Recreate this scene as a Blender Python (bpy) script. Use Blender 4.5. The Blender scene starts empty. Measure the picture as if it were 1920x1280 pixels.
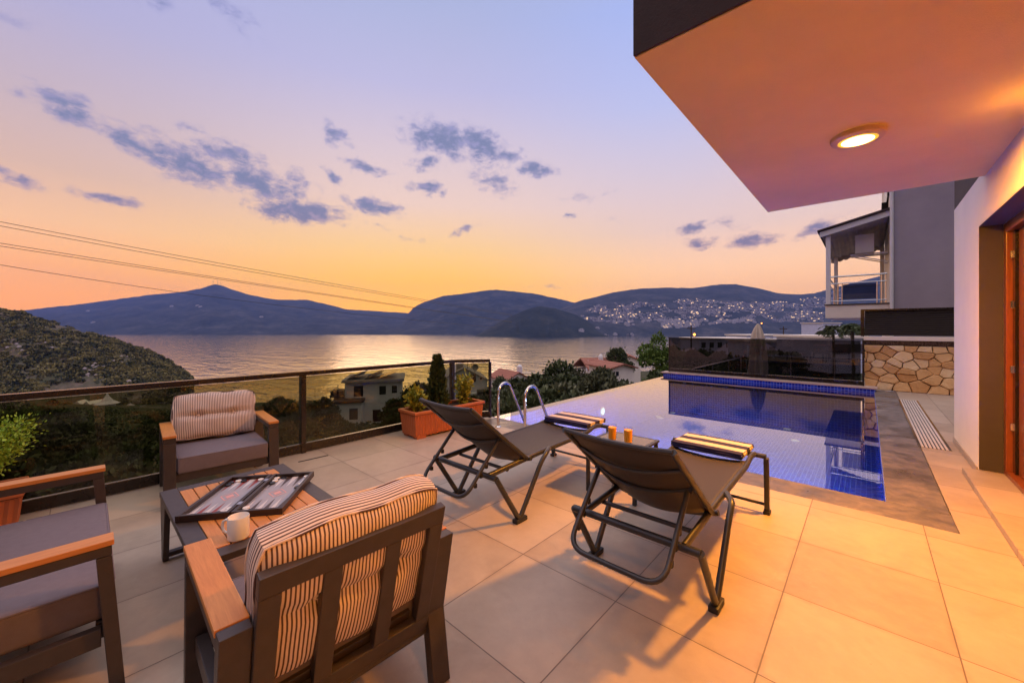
import bpy, bmesh, math, random
import numpy as np
from mathutils import Vector, Matrix

S = bpy.context.scene
COL = S.collection
rad = math.radians
# ---------------------------------------------------------------- camera
FPX, CX, HY, CH = 735.0, 960.0, 614.0, 1.5          # focal length in photo pixels, horizon row, eye height
YAW = rad(42.2)
RX, RY = math.cos(YAW), math.sin(YAW)               # camera right
FX, FY = -math.sin(YAW), math.cos(YAW)              # camera forward
SEA = CH - 45.0
cam = bpy.data.cameras.new('camera')
cam.sensor_width = 36.0
cam.lens = 36.0 * FPX / 1920.0
cam.shift_y = (HY - 640.0) / 1920.0
cam.clip_start = 0.05
cam.clip_end = 60000.0
camo = bpy.data.objects.new('camera', cam)
camo.location = (0, 0, CH)
camo.rotation_euler = (rad(90), 0, YAW)
COL.objects.link(camo)
S.camera = camo
S.view_settings.view_transform = 'Standard'
S.view_settings.look = 'None'
S.view_settings.exposure = 0.22
S.view_settings.gamma = 1.0
try:
    S.cycles.max_bounces = 10
    S.cycles.transparent_max_bounces = 16
    S.cycles.volume_bounces = 0
    S.cycles.caustics_reflective = False
    S.cycles.caustics_refractive = False
    S.cycles.sample_clamp_indirect = 6.0
    S.cycles.use_denoising = True
except Exception:
    pass


def lin(r, g, b):
    f = lambda c: (c / 255.0 / 12.92) if c <= 10 else ((c / 255.0 + 0.055) / 1.055) ** 2.4
    return (f(r), f(g), f(b), 1.0)


# ---------------------------------------------------------------- world: dusk sky with clouds
W = bpy.data.worlds.new('World')
S.world = W
W.use_nodes = True
wt = W.node_tree
for n in list(wt.nodes):
    wt.nodes.remove(n)


class NT:
    """tiny node helper"""
    def __init__(self, tree):
        self.t = tree

    def n(self, typ, **kw):
        nd = self.t.nodes.new(typ)
        for k, v in kw.items():
            setattr(nd, k, v)
        return nd

    def put(self, sock, v):
        if isinstance(v, bpy.types.NodeSocket):
            self.t.links.new(v, sock)
        else:
            sock.default_value = v

    def m(self, op, a, b=None, c=None, clamp=False):
        nd = self.n('ShaderNodeMath', operation=op, use_clamp=clamp)
        self.put(nd.inputs[0], a)
        if b is not None:
            self.put(nd.inputs[1], b)
        if c is not None:
            self.put(nd.inputs[2], c)
        return nd.outputs[0]

    def ramp(self, fac, stops, interp='LINEAR'):
        nd = self.n('ShaderNodeValToRGB')
        nd.color_ramp.interpolation = interp
        el = nd.color_ramp.elements
        while len(el) < len(stops):
            el.new(0.5)
        for e, (p, c) in zip(el, sorted(stops, key=lambda s: s[0])):
            e.position = p
            e.color = c if len(c) == 4 else (*c, 1)
        self.put(nd.inputs[0], fac)
        return nd.outputs[0]

    def mix(self, fac, a, b, blend='MIX'):
        nd = self.n('ShaderNodeMix', data_type='RGBA', blend_type=blend)
        self.put(nd.inputs[0], fac)
        self.put(nd.inputs[6], a)
        self.put(nd.inputs[7], b)
        return nd.outputs[2]

    def smooth(self, v, a, b):
        nd = self.n('ShaderNodeMapRange', interpolation_type='SMOOTHSTEP')
        self.put(nd.inputs[0], v)
        nd.inputs[1].default_value = a
        nd.inputs[2].default_value = b
        return nd.outputs[0]

    def noise(self, vec, scale, detail=4, rough=0.55, dist=0.0):
        nd = self.n('ShaderNodeTexNoise')
        if vec is not None:
            self.put(nd.inputs['Vector'], vec)
        nd.inputs['Scale'].default_value = scale
        nd.inputs['Detail'].default_value = detail
        nd.inputs['Roughness'].default_value = rough
        nd.inputs['Distortion'].default_value = dist
        return nd.outputs['Fac']


w = NT(wt)
tc = w.n('ShaderNodeTexCoord')
sep = w.n('ShaderNodeSeparateXYZ')
wt.links.new(tc.outputs['Generated'], sep.inputs[0])
dx, dy, dz = sep.outputs
# angles in degrees: azimuth from the sunset (positive to the right), elevation
SUNAZ = YAW + rad(13.0)                              # sunset direction, counter-clockwise from +Y
sx_, sy_ = -math.sin(SUNAZ), math.cos(SUNAZ)
fwd = w.m('ADD', w.m('MULTIPLY', dx, sx_), w.m('MULTIPLY', dy, sy_))
rgt = w.m('ADD', w.m('MULTIPLY', dx, sy_), w.m('MULTIPLY', dy, -sx_))
az = w.m('MULTIPLY', w.m('ARCTAN2', rgt, fwd), 57.29578)
elv = w.m('MULTIPLY', w.m('ARCSINE', dz), 57.29578)
e01 = w.m('DIVIDE', elv, 90.0, clamp=True)
E_ = lambda deg: deg / 90.0
rampS = w.ramp(e01, [(E_(0), (1.5, .60, .0, 1)), (E_(3), (1.5, .62, .0, 1)), (E_(6.5), (1.2, .62, .04, 1)), (E_(11), (.98, .60, .22, 1)),
                     (E_(17), lin(230, 198, 182)), (E_(23), lin(210, 190, 195)), (E_(31), lin(180, 176, 208)), (E_(40), lin(160, 168, 205)),
                     (E_(60), lin(186, 172, 172)), (E_(90), lin(192, 174, 166))])
rampL = w.ramp(e01, [(E_(0), (1.24, .44, .06, 1)), (E_(3), (1.27, .47, .07, 1)), (E_(6), (1.18, .50, .12, 1)), (E_(10), (.95, .53, .26, 1)),
                     (E_(15), lin(212, 176, 158)), (E_(21), lin(190, 170, 178)), (E_(29), lin(168, 164, 198)), (E_(40), lin(158, 162, 206)),
                     (E_(60), lin(186, 172, 172)), (E_(90), lin(192, 174, 166))])
rampR = w.ramp(e01, [(E_(0), (1.30, .60, .14, 1)), (E_(4), (1.25, .62, .20, 1)), (E_(8), (1.08, .63, .33, 1)), (E_(13), lin(228, 196, 184)),
                     (E_(20), lin(204, 190, 204)), (E_(28), lin(176, 182, 222)), (E_(38), lin(156, 172, 226)), (E_(60), lin(186, 172, 172)),
                     (E_(90), lin(192, 174, 166))])
rampB = w.ramp(e01, [(E_(0), lin(176, 150, 176)), (E_(8), lin(206, 170, 186)), (E_(20), lin(190, 176, 212)), (E_(40), lin(180, 172, 186)),
                     (E_(90), lin(192, 174, 166))])
side = w.mix(w.smooth(az, -10, 10), rampL, rampR)
near = w.smooth(w.m('ABSOLUTE', az), 42, 2)
sky = w.mix(near, side, rampS)
sky = w.mix(w.smooth(w.m('ABSOLUTE', az), 65, 130), sky, rampB)

# clouds: soft patches fixed in azimuth / elevation, broken up by noise
def pix_ang(px, py):
    t = (px - CX) / FPX
    vx, vy, vz = t * RX + FX, t * RY + FY, (HY - py) / FPX
    a = math.degrees(math.atan2(vx * sy_ - vy * sx_, vx * sx_ + vy * sy_))
    return a, math.degrees(math.atan2(vz, math.hypot(vx, vy)))


ae = w.n('ShaderNodeCombineXYZ')
wt.links.new(az, ae.inputs[0])
wt.links.new(elv, ae.inputs[1])
AE = ae.outputs[0]
# (x, y, half length, half height, slope in photo, density)
CLOUDS = [(120, 200, 75, 26, 34, .95), (40, 180, 60, 12, 20, .4), (250, 268, 95, 22, 30, .95), (350, 305, 110, 34, 22, 1.1), (440, 295, 85, 26, 18, .9),
          (480, 340, 105, 30, 22, .95), (560, 352, 45, 30, 40, .8), (565, 398, 88, 22, 6, 1.3), (700, 388, 60, 18, 8, 1.05), (685, 314, 48, 12, 14, 1.0),
          (622, 334, 24, 13, 40, .9), (628, 252, 40, 16, 45, .8), (30, 335, 70, 20, 20, .85), (205, 375, 68, 11, 12, .95),
          (830, 262, 80, 36, 12, 1.1), (900, 275, 70, 32, 20, 1.05), (800, 305, 40, 16, -10, .8), (945, 290, 40, 18, 5, .85), (925, 340, 55, 26, 25, .75),
          (1003, 317, 42, 15, 6, 1.05), (800, 353, 40, 14, 6, 1.1), (868, 430, 34, 11, -25, .7), (712, 424, 22, 8, 20, .6), (1070, 405, 14, 6, 0, .8),
          (1160, 413, 22, 9, 20, .5), (1300, 428, 40, 9, -14, .9), (1310, 455, 38, 13, -4, .95), (1405, 452, 60, 14, -7, 1.0), (1365, 418, 34, 13, 10, .6),
          (1530, 428, 70, 13, -22, .95), (360, 242, 60, 12, 8, .5), (290, 5, 60, 22, 5, .6), (430, 20, 85, 26, 38, .55), (1022, 537, 34, 4, 0, .5),
          (20, 40, 90, 18, 14, .35), (1100, 368, 60, 12, -8, .4), (760, 448, 50, 8, 10, .3)]
wob = w.n('ShaderNodeTexNoise')
wt.links.new(AE, wob.inputs['Vector'])
wob.inputs['Scale'].default_value = 0.45
wob.inputs['Detail'].default_value = 3
wsub = w.n('ShaderNodeVectorMath', operation='SUBTRACT')
wt.links.new(wob.outputs['Color'], wsub.inputs[0])
wsub.inputs[1].default_value = (.5, .5, .5)
wadd = w.n('ShaderNodeVectorMath', operation='MULTIPLY_ADD')
wt.links.new(wsub.outputs[0], wadd.inputs[0])
wadd.inputs[1].default_value = (4.0, 1.8, 0)
wt.links.new(AE, wadd.inputs[2])
AEw = wadd.outputs[0]
acc = None
for (px, py, hl, hh, sl, dens) in CLOUDS:
    a0, e0 = pix_ang(px, py)
    c_, s_ = math.cos(rad(sl)), math.sin(rad(sl))
    a1, e1 = pix_ang(px + hl * c_, py + hl * s_)
    b1, f1 = pix_ang(px + hh * s_, py - hh * c_)
    mp = w.n('ShaderNodeMapping', vector_type='TEXTURE')
    wt.links.new(AEw, mp.inputs[0])
    mp.inputs[1].default_value = (a0, e0, 0)
    mp.inputs[2].default_value = (0, 0, math.atan2(e1 - e0, a1 - a0))
    mp.inputs[3].default_value = (max(math.hypot(a1 - a0, e1 - e0), .3) * 1.35, max(math.hypot(b1 - a0, f1 - e0), .25) * 1.45, 1)
    ln = w.n('ShaderNodeVectorMath', operation='LENGTH')
    wt.links.new(mp.outputs[0], ln.inputs[0])
    v = w.m('MULTIPLY', w.m('SUBTRACT', 1.0, ln.outputs['Value'], clamp=True), dens)
    acc = v if acc is None else w.m('MAXIMUM', acc, v)
mpn = w.n('ShaderNodeMapping')
wt.links.new(AE, mpn.inputs[0])
mpn.inputs[2].default_value = (0, 0, rad(10))
mpn.inputs[3].default_value = (.55, 1.0, 1)
cn = w.noise(mpn.outputs[0], .80, 9, .68, .25)
mpd = w.n('ShaderNodeVectorMath', operation='ADD')
wt.links.new(mpn.outputs[0], mpd.inputs[0])
mpd.inputs[1].default_value = (.1, -.75, 0)
cnl = w.noise(mpd.outputs[0], .80, 5, .62, .25)
cd = w.m('ADD', acc, w.m('MULTIPLY', w.m('SUBTRACT', cn, .5), 2.0))
cm = w.m('MULTIPLY', w.smooth(cd, .12, .86), w.smooth(acc, .0, .26))
core = w.smooth(cd, .35, .95)
ccol_hi = w.ramp(e01, [(E_(2), lin(214, 160, 126)), (E_(8), lin(190, 152, 148)), (E_(16), lin(150, 140, 172)), (E_(30), lin(146, 146, 190)), (E_(45), lin(150, 152, 200))])
ccol_lo = w.ramp(e01, [(E_(2), lin(176, 130, 110)), (E_(8), lin(128, 112, 138)), (E_(16), lin(112, 120, 154)), (E_(30), lin(114, 124, 160)), (E_(45), lin(140, 142, 192))])
ccol = w.mix(core, ccol_hi, ccol_lo)
ccol = w.mix(w.m('MULTIPLY', w.smooth(w.m('SUBTRACT', cn, cnl), .02, .20), .75), ccol, ccol_hi)
sky = w.mix(w.m('MULTIPLY', cm, .93), sky, ccol)
# unseen sky high overhead, brightened to add light on the terrace
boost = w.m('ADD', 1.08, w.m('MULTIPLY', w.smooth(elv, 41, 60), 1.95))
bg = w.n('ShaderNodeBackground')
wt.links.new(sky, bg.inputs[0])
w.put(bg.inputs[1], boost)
wo = w.n('ShaderNodeOutputWorld')
wt.links.new(bg.outputs[0], wo.inputs[0])

# afterglow: one weak, very soft warm sun from the sunset direction
sl_ = bpy.data.lights.new('sun', 'SUN')
sl_.energy = 0.3
sl_.angle = rad(25)
sl_.color = (1.0, .62, .38)
so = bpy.data.objects.new('sun', sl_)
COL.objects.link(so)
so.rotation_euler = (rad(90 - 12), 0, SUNAZ + math.pi)
so.location = (0, 0, 30)


# ---------------------------------------------------------------- geometry helpers
def at(px, py, d):
    """world point seen at a photo pixel at depth d in front of the eye"""
    t = (px - CX) / FPX
    return Vector((d * (t * RX + FX), d * (t * RY + FY), CH + (HY - py) / FPX * d))


def dirp(px, d):
    t = (px - CX) / FPX
    return d * (t * RX + FX), d * (t * RY + FY)


class MB:
    """collects shapes and links them as ONE mesh object"""
    def __init__(self):
        self.v, self.f, self.mi = [], [], []

    def add(self, vs, fs, mi=0, M=None):
        o = len(self.v)
        if M is not None:
            vs = [M @ Vector(p) for p in vs]
        self.v += [tuple(p) for p in vs]
        self.f += [tuple(i + o for i in f) for f in fs]
        self.mi += [mi] * len(fs)
        return self

    def box(self, x0, x1, y0, y1, z0, z1, mi=0, M=None):
        vs = [(x0, y0, z0), (x1, y0, z0), (x1, y1, z0), (x0, y1, z0), (x0, y0, z1), (x1, y0, z1), (x1, y1, z1), (x0, y1, z1)]
        return self.add(vs, [(0, 3, 2, 1), (4, 5, 6, 7), (0, 1, 5, 4), (1, 2, 6, 5), (2, 3, 7, 6), (3, 0, 4, 7)], mi, M)

    def bar(self, a, b, wd, th, up=(0, 0, 1), mi=0):
        """rectangular bar from a to b: wd across, th along 'up'"""
        a, b = Vector(a), Vector(b)
        d = (b - a).normalized()
        s = d.cross(Vector(up)).normalized()
        u = s.cross(d)
        vs = []
        for p in (a, b):
            for i, j in ((-1, -1), (1, -1), (1, 1), (-1, 1)):
                vs.append(p + s * (i * wd / 2) + u * (j * th / 2))
        return self.add(vs, [(0, 3, 2, 1), (4, 5, 6, 7), (0, 1, 5, 4), (1, 2, 6, 5), (2, 3, 7, 6), (3, 0, 4, 7)], mi)

    def tube(self, pts, r, seg=10, closed=False, mi=0, flat=1.0, ref=(0, 0, 1)):
        pts = [Vector(p) for p in pts]
        n = len(pts)
        rs = r if isinstance(r, (list, tuple)) else [r] * n
        vs, fs = [], []
        prev = None
        for i, p in enumerate(pts):
            if closed:
                d = pts[(i + 1) % n] - pts[i - 1]
            else:
                d = pts[min(i + 1, n - 1)] - pts[max(i - 1, 0)]
            d.normalize()
            if prev is None:
                rf = Vector(ref)
                if abs(d.dot(rf)) > .95:
                    rf = Vector((1, 0, 0))
                s = d.cross(rf).normalized()
            else:
                s = (prev - d * prev.dot(d)).normalized()
            prev = s
            u = d.cross(s)
            for k in range(seg):
                a = 2 * math.pi * k / seg
                vs.append(p + s * (math.cos(a) * rs[i] * flat) + u * (math.sin(a) * rs[i]))
        m = n if closed else n - 1
        for i in range(m):
            for k in range(seg):
                a, b = i * seg + k, i * seg + (k + 1) % seg
                c, d_ = ((i + 1) % n) * seg + (k + 1) % seg, ((i + 1) % n) * seg + k
                fs.append((a, b, c, d_))
        if not closed:
            fs.append(tuple(range(seg))[::-1])
            fs.append(tuple((n - 1) * seg + k for k in range(seg)))
        return self.add(vs, fs, mi)

    def lathe(self, prof, seg=28, mi=0, M=None, cap=True):
        vs, fs = [], []
        for (r, z) in prof:
            for k in range(seg):
                a = 2 * math.pi * k / seg
                vs.append((r * math.cos(a), r * math.sin(a), z))
        for i in range(len(prof) - 1):
            for k in range(seg):
                fs.append((i * seg + k, i * seg + (k + 1) % seg, (i + 1) * seg + (k + 1) % seg, (i + 1) * seg + k))
        if cap:
            fs.append(tuple(range(seg))[::-1])
            fs.append(tuple((len(prof) - 1) * seg + k for k in range(seg)))
        return self.add(vs, fs, mi, M)

    def prism(self, poly, axis, a, b, mi=0, M=None):
        """extrude a 2-D polygon along an axis (0 x, 1 y, 2 z)"""
        n = len(poly)
        vs = []
        for t in (a, b):
            for (p, q) in poly:
                vs.append((t, p, q) if axis == 0 else ((p, t, q) if axis == 1 else (p, q, t)))
        fs = [tuple(range(n))[::-1], tuple(range(n, 2 * n))] + [(i, (i + 1) % n, n + (i + 1) % n, n + i) for i in range(n)]
        return self.add(vs, fs, mi, M)

    def build(self, name, mat, parent=None, bevel=0.0, smooth=False, seg=2, angle=35):
        me = bpy.data.meshes.new(name)
        me.from_pydata(self.v, [], self.f)
        mats = mat if isinstance(mat, (list, tuple)) else [mat]
        for m_ in mats:
            me.materials.append(m_)
        if len(mats) > 1:
            me.polygons.foreach_set('material_index', self.mi)
        bm = bmesh.new()
        bm.from_mesh(me)
        bmesh.ops.recalc_face_normals(bm, faces=bm.faces)
        if bevel > 0:
            es = [e for e in bm.edges if len(e.link_faces) == 2 and e.calc_face_angle(0) > rad(angle)]
            bmesh.ops.bevel(bm, geom=es, offset=bevel, segments=seg, affect='EDGES', profile=.6, clamp_overlap=True)
        bm.to_mesh(me)
        bm.free()
        if smooth:
            me.polygons.foreach_set('use_smooth', [True] * len(me.polygons))
            try:
                me.set_sharp_from_angle(angle=rad(40))
            except Exception:
                pass
        me.update()
        o = bpy.data.objects.new(name, me)
        COL.objects.link(o)
        if parent is not None:
            o.parent = parent
        return o


def arc(c, r, a0, a1, n, plane='yz', x=0.0):
    out = []
    for i in range(n + 1):
        a = rad(a0 + (a1 - a0) * i / n)
        p, q = c[0] + r * math.cos(a), c[1] + r * math.sin(a)
        out.append((x, p, q) if plane == 'yz' else ((p, x, q) if plane == 'xz' else (p, q, x)))
    return out


def fillet(pts, r, n=5):
    """round the inner corners of a polyline"""
    pts = [Vector(p) for p in pts]
    out = [pts[0]]
    for i in range(1, len(pts) - 1):
        a, b, c = pts[i - 1], pts[i], pts[i + 1]
        rr = r if not isinstance(r, (list, tuple)) else r[i - 1]
        u, v_ = (a - b), (c - b)
        k = min(rr, u.length * .48, v_.length * .48)
        p, q = b + u.normalized() * k, b + v_.normalized() * k
        for j in range(n + 1):
            t = j / n
            out.append(p.lerp(b, t).lerp(b.lerp(q, t), t))
    out.append(pts[-1])
    return out


def tag(o, label=None, cat=None, group=None, kind=None):
    if label:
        o['label'] = label
    if cat:
        o['category'] = cat
    if group:
        o['group'] = group
    if kind:
        o['kind'] = kind
    return o


def thing(name, label, cat, loc=(0, 0, 0), rz=0.0, group=None):
    o = bpy.data.objects.new(name, None)
    o.empty_display_size = .1
    COL.objects.link(o)
    o.location = loc
    o.rotation_euler = (0, 0, rz)
    return tag(o, label, cat, group)


def dup(root, loc, rz, label=None, group=None, scale=None):
    r = root.copy()
    COL.objects.link(r)
    r.location = loc
    r.rotation_euler = (0, 0, rz)
    if scale is not None:
        r.scale = scale
    if label:
        r['label'] = label
    if group:
        r['group'] = group
    for ch in list(root.children):
        c = ch.copy()
        COL.objects.link(c)
        c.parent = r
        for gch in list(ch.children):
            g2 = gch.copy()
            COL.objects.link(g2)
            g2.parent = c
    return r


# ---------------------------------------------------------------- materials
def newmat(name):
    m = bpy.data.materials.new(name)
    m.use_nodes = True
    t = m.node_tree
    b = t.nodes.get('Principled BSDF')
    return m, NT(t), b


def P(name, col, rough=.5, metal=0.0, var=.12, scale=6.0, bump=0.0, bscale=60.0, col2=None, coat=0.0, spec=None, rvar=.1, stretch=(1, 1, 1)):
    m, n, b = newmat(name)
    t = n.n('ShaderNodeTexCoord')
    mp = n.n('ShaderNodeMapping')
    m.node_tree.links.new(t.outputs['Object'], mp.inputs[0])
    mp.inputs[3].default_value = stretch
    v = mp.outputs[0]
    f = n.noise(v, scale, 5, .6)
    c = (*col, 1) if len(col) == 3 else col
    if col2 is None:
        lo = tuple(x * (1 - var) for x in c[:3]) + (1,)
        hi = tuple(min(1, x * (1 + var)) for x in c[:3]) + (1,)
    else:
        lo, hi = c, ((*col2, 1) if len(col2) == 3 else col2)
    n.put(b.inputs['Base Color'], n.ramp(f, [(.3, lo), (.7, hi)]))
    n.put(b.inputs['Roughness'], n.m('ADD', rough - rvar / 2, n.m('MULTIPLY', n.noise(v, scale * 2.3, 3), rvar)))
    b.inputs['Metallic'].default_value = metal
    if spec is not None:
        b.inputs['Specular IOR Level'].default_value = spec
    if coat:
        b.inputs['Coat Weight'].default_value = coat
        b.inputs['Coat Roughness'].default_value = .15
    if bump:
        bp = n.n('ShaderNodeBump')
        bp.inputs['Strength'].default_value = bump
        bp.inputs['Distance'].default_value = .01
        n.put(bp.inputs['Height'], n.noise(v, bscale, 4))
        n.put(b.inputs['Normal'], bp.outputs[0])
    return m


M = {}
M['dark_metal'] = P('dark_powder_coat', (.044, .034, .033), .42, 0, .15, 20, .05, 300)
M['charcoal'] = P('charcoal_tube', (.036, .037, .041), .36, .2, .15, 15, .03, 300)
M['fence_metal'] = P('fence_paint', (.020, .014, .012), .2, .2, .15, 8)
M['plastic'] = P('black_plastic', (.012, .012, .013), .5)
M['steel'] = P('polished_steel', (.62, .62, .63), .12, 1.0, .04, 8)
M['white_paint'] = P('white_paint', (.74, .72, .71), .6, 0, .05, 3, .04, 120)
M['lavender'] = P('lavender_render', (.36, .315, .35), .8, 0, .12, .7, .15, 60)
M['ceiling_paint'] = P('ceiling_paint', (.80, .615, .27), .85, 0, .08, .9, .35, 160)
M['house_white'] = P('house_render', (.82, .74, .63), .8, 0, .04, 2, .2, 120)
M['fascia'] = P('brown_render', (.040, .022, .022), .8, 0, .12, 3, .2, 90)
M['jamb'] = P('jamb_paint', (.055, .045, .04), .75, 0, .1, 3, .1, 90)
M['mug'] = P('white_glaze', (.80, .78, .75), .15, 0, .02, 10)
M['terracotta'] = P('terracotta_plastic', (.42, .115, .035), .45, 0, .1, 8, .05, 90)
M['soil'] = P('soil', (.03, .02, .014), .95, 0, .3, 30, .6, 60)
M['bark'] = P('bark', (.07, .05, .035), .9, 0, .3, 20, .5, 40)
M['cushion'] = P('seat_fabric', (.15, .125, .145), .75, 0, .07, 30, .12, 420, spec=.35)
M['sling'] = P('sling_mesh', (.036, .030, .028), .55, 0, .08, 60, .25, 700, spec=.4)
M['pale_render'] = P('pale_render', (.58, .62, .78), .8, 0, .08, 1.2, .1, 40)
M['roof_tile_flat'] = P('roof_grey', (.30, .28, .33), .8, 0, .2, .6)
M['dark_glass'] = P('window_glass', (.02, .022, .03), .08, 0, .1, 2)
M['asphalt'] = P('asphalt', (.05, .05, .055), .9, 0, .2, .4)


def wood(name, c1, c2, rough=.45, axis=(1, 14, 14)):
    m, n, b = newmat(name)
    t = n.n('ShaderNodeTexCoord')
    mp = n.n('ShaderNodeMapping')
    m.node_tree.links.new(t.outputs['Object'], mp.inputs[0])
    mp.inputs[3].default_value = axis
    f = n.noise(mp.outputs[0], 5, 6, .6, 1.2)
    f2 = n.noise(mp.outputs[0], 22, 3, .6)
    col = n.ramp(n.m('ADD', n.m('MULTIPLY', f, .75), n.m('MULTIPLY', f2, .25)), [(.3, (*c1, 1)), (.68, (*c2, 1))])
    n.put(b.inputs['Base Color'], col)
    b.inputs['Roughness'].default_value = rough
    bp = n.n('ShaderNodeBump')
    bp.inputs['Strength'].default_value = .15
    bp.inputs['Distance'].default_value = .004
    n.put(bp.inputs['Height'], f)
    n.put(b.inputs['Normal'], bp.outputs[0])
    return m


M['teak_x'] = wood('teak_slats', (.45, .165, .034), (.60, .245, .060), .42, (1, 12, 12))
M['teak_y'] = wood('teak_armrest', (.45, .165, .034), (.60, .245, .060), .42, (12, 1, 12))
M['door_wood'] = wood('door_wood', (.16, .040, .013), (.27, .075, .024), .3, (14, 14, 1))


def stripes(name, axis, pitch, dark, light, duty=.42, rough=.85, shift=0.0):
    m, n, b = newmat(name)
    t = n.n('ShaderNodeTexCoord')
    s = n.n('ShaderNodeSeparateXYZ')
    m.node_tree.links.new(t.outputs['Object'], s.inputs[0])
    wv = n.m('MULTIPLY', n.m('SUBTRACT', n.noise(t.outputs['Object'], 9, 2), .5), .006)
    f = n.m('FRACT', n.m('ADD', n.m('DIVIDE', n.m('ADD', s.outputs[axis], wv), pitch), shift))
    d = n.m('ABSOLUTE', n.m('SUBTRACT', f, .5))
    n.put(b.inputs['Base Color'], n.mix(n.smooth(d, duty / 2 - .05, duty / 2 + .05), (*dark, 1), (*light, 1)))
    b.inputs['Roughness'].default_value = rough
    bp = n.n('ShaderNodeBump')
    bp.inputs['Strength'].default_value = .3
    bp.inputs['Distance'].default_value = .004
    n.put(bp.inputs['Height'], n.noise(t.outputs['Object'], 45, 5))
    n.put(b.inputs['Normal'], bp.outputs[0])
    return m


M['stripe_face'] = stripes('striped_fabric', 0, .0130, (.095, .052, .05), (.74, .62, .55))
M['stripe_side'] = stripes('striped_fabric_edge', 1, .0130, (.095, .052, .05), (.74, .62, .55))
M['towel'] = stripes('towel_stripes', 1, .185, (.018, .016, .065), (.52, .44, .40), .52, .95, .42)


def floor_mat():
    m, n, b = newmat('porcelain_tiles')
    t = n.n('ShaderNodeTexCoord')
    s = n.n('ShaderNodeSeparateXYZ')
    m.node_tree.links.new(t.outputs['Object'], s.inputs[0])
    u = n.m('DIVIDE', n.m('ADD', s.outputs[0], .355), .668)
    v = n.m('DIVIDE', n.m('SUBTRACT', s.outputs[1], 1.975), .712)
    du = n.m('ABSOLUTE', n.m('SUBTRACT', n.m('FRACT', n.m('ADD', u, .5)), .5))
    dv = n.m('ABSOLUTE', n.m('SUBTRACT', n.m('FRACT', n.m('ADD', v, .5)), .5))
    joint = n.smooth(n.m('MINIMUM', n.m('MULTIPLY', du, .668), n.m('MULTIPLY', dv, .712)), .0015, .0042)
    cid = n.n('ShaderNodeCombineXYZ')
    n.put(cid.inputs[0], n.m('FLOOR', u))
    n.put(cid.inputs[1], n.m('FLOOR', v))
    wn = n.n('ShaderNodeTexWhiteNoise', noise_dimensions='2D')
    n.put(wn.inputs['Vector'], cid.outputs[0])
    off = n.n('ShaderNodeVectorMath', operation='MULTIPLY_ADD')
    n.put(off.inputs[0], wn.outputs['Color'])
    off.inputs[1].default_value = (7, 7, 7)
    n.put(off.inputs[2], t.outputs['Object'])
    f1 = n.noise(off.outputs[0], 2.2, 6, .62, .8)
    f2 = n.noise(off.outputs[0], 14, 4, .6)
    tone = n.m('ADD', n.m('MULTIPLY', f1, .6), n.m('ADD', n.m('MULTIPLY', f2, .22), n.m('MULTIPLY', wn.outputs['Value'], .26)))
    base = n.ramp(tone, [(.3, (.30, .24, .185, 1)), (.5, (.38, .305, .235, 1)), (.72, (.45, .365, .285, 1))])
    spots = n.smooth(n.noise(t.outputs['Object'], 55, 2, .5), .70, .76)
    stain = n.smooth(n.noise(t.outputs['Object'], 1.1, 5, .65), .52, .72)
    base = n.mix(n.m('MULTIPLY', stain, .34), base, (.25, .20, .16, 1))
    scuff = n.smooth(n.noise(t.outputs['Object'], 3.3, 8, .75, 1.5), .57, .70)
    base = n.mix(n.m('MULTIPLY', scuff, .25), base, (.50, .42, .34, 1))
    dirt = n.m('MULTIPLY', n.smooth(n.m('MINIMUM', du, dv), .05, .0), n.smooth(n.noise(t.outputs['Object'], 4.0, 5, .6), .45, .65))
    base = n.mix(n.m('MULTIPLY', dirt, .35), base, (.20, .155, .12, 1))
    base = n.mix(n.m('MULTIPLY', spots, .25), base, (.22, .18, .15, 1))
    n.put(b.inputs['Base Color'], n.mix(joint, (.14, .105, .085, 1), base))
    n.put(b.inputs['Roughness'], n.m('ADD', .36, n.m('MULTIPLY', f1, .22)))
    bp = n.n('ShaderNodeBump')
    bp.inputs['Strength'].default_value = .35
    bp.inputs['Distance'].default_value = .003
    n.put(bp.inputs['Height'], n.m('ADD', joint, n.m('MULTIPLY', f2, .12)))
    n.put(b.inputs['Normal'], bp.outputs[0])
    return m


M['floor'] = floor_mat()


def slate_mat():
    m, n, b = newmat('slate_coping')
    t = n.n('ShaderNodeTexCoord')
    f1 = n.noise(t.outputs['Object'], 1.6, 7, .65, 1.2)
    f2 = n.noise(t.outputs['Object'], 9, 5, .65, .6)
    tone = n.m('ADD', n.m('MULTIPLY', f1, .6), n.m('MULTIPLY', f2, .4))
    base = n.ramp(tone, [(.3, (.055, .05, .052, 1)), (.45, (.10, .09, .088, 1)), (.57, (.175, .15, .14, 1)), (.72, (.32, .265, .235, 1))])
    n.put(b.inputs['Base Color'], base)
    n.put(b.inputs['Roughness'], n.ramp(f1, [(.35, (.25, .25, .25, 1)), (.6, (.6, .6, .6, 1))]))
    bp = n.n('ShaderNodeBump')
    bp.inputs['Strength'].default_value = .3
    bp.inputs['Distance'].default_value = .006
    n.put(bp.inputs['Height'], f2)
    n.put(b.inputs['Normal'], bp.outputs[0])
    return m


M['slate'] = slate_mat()


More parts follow.
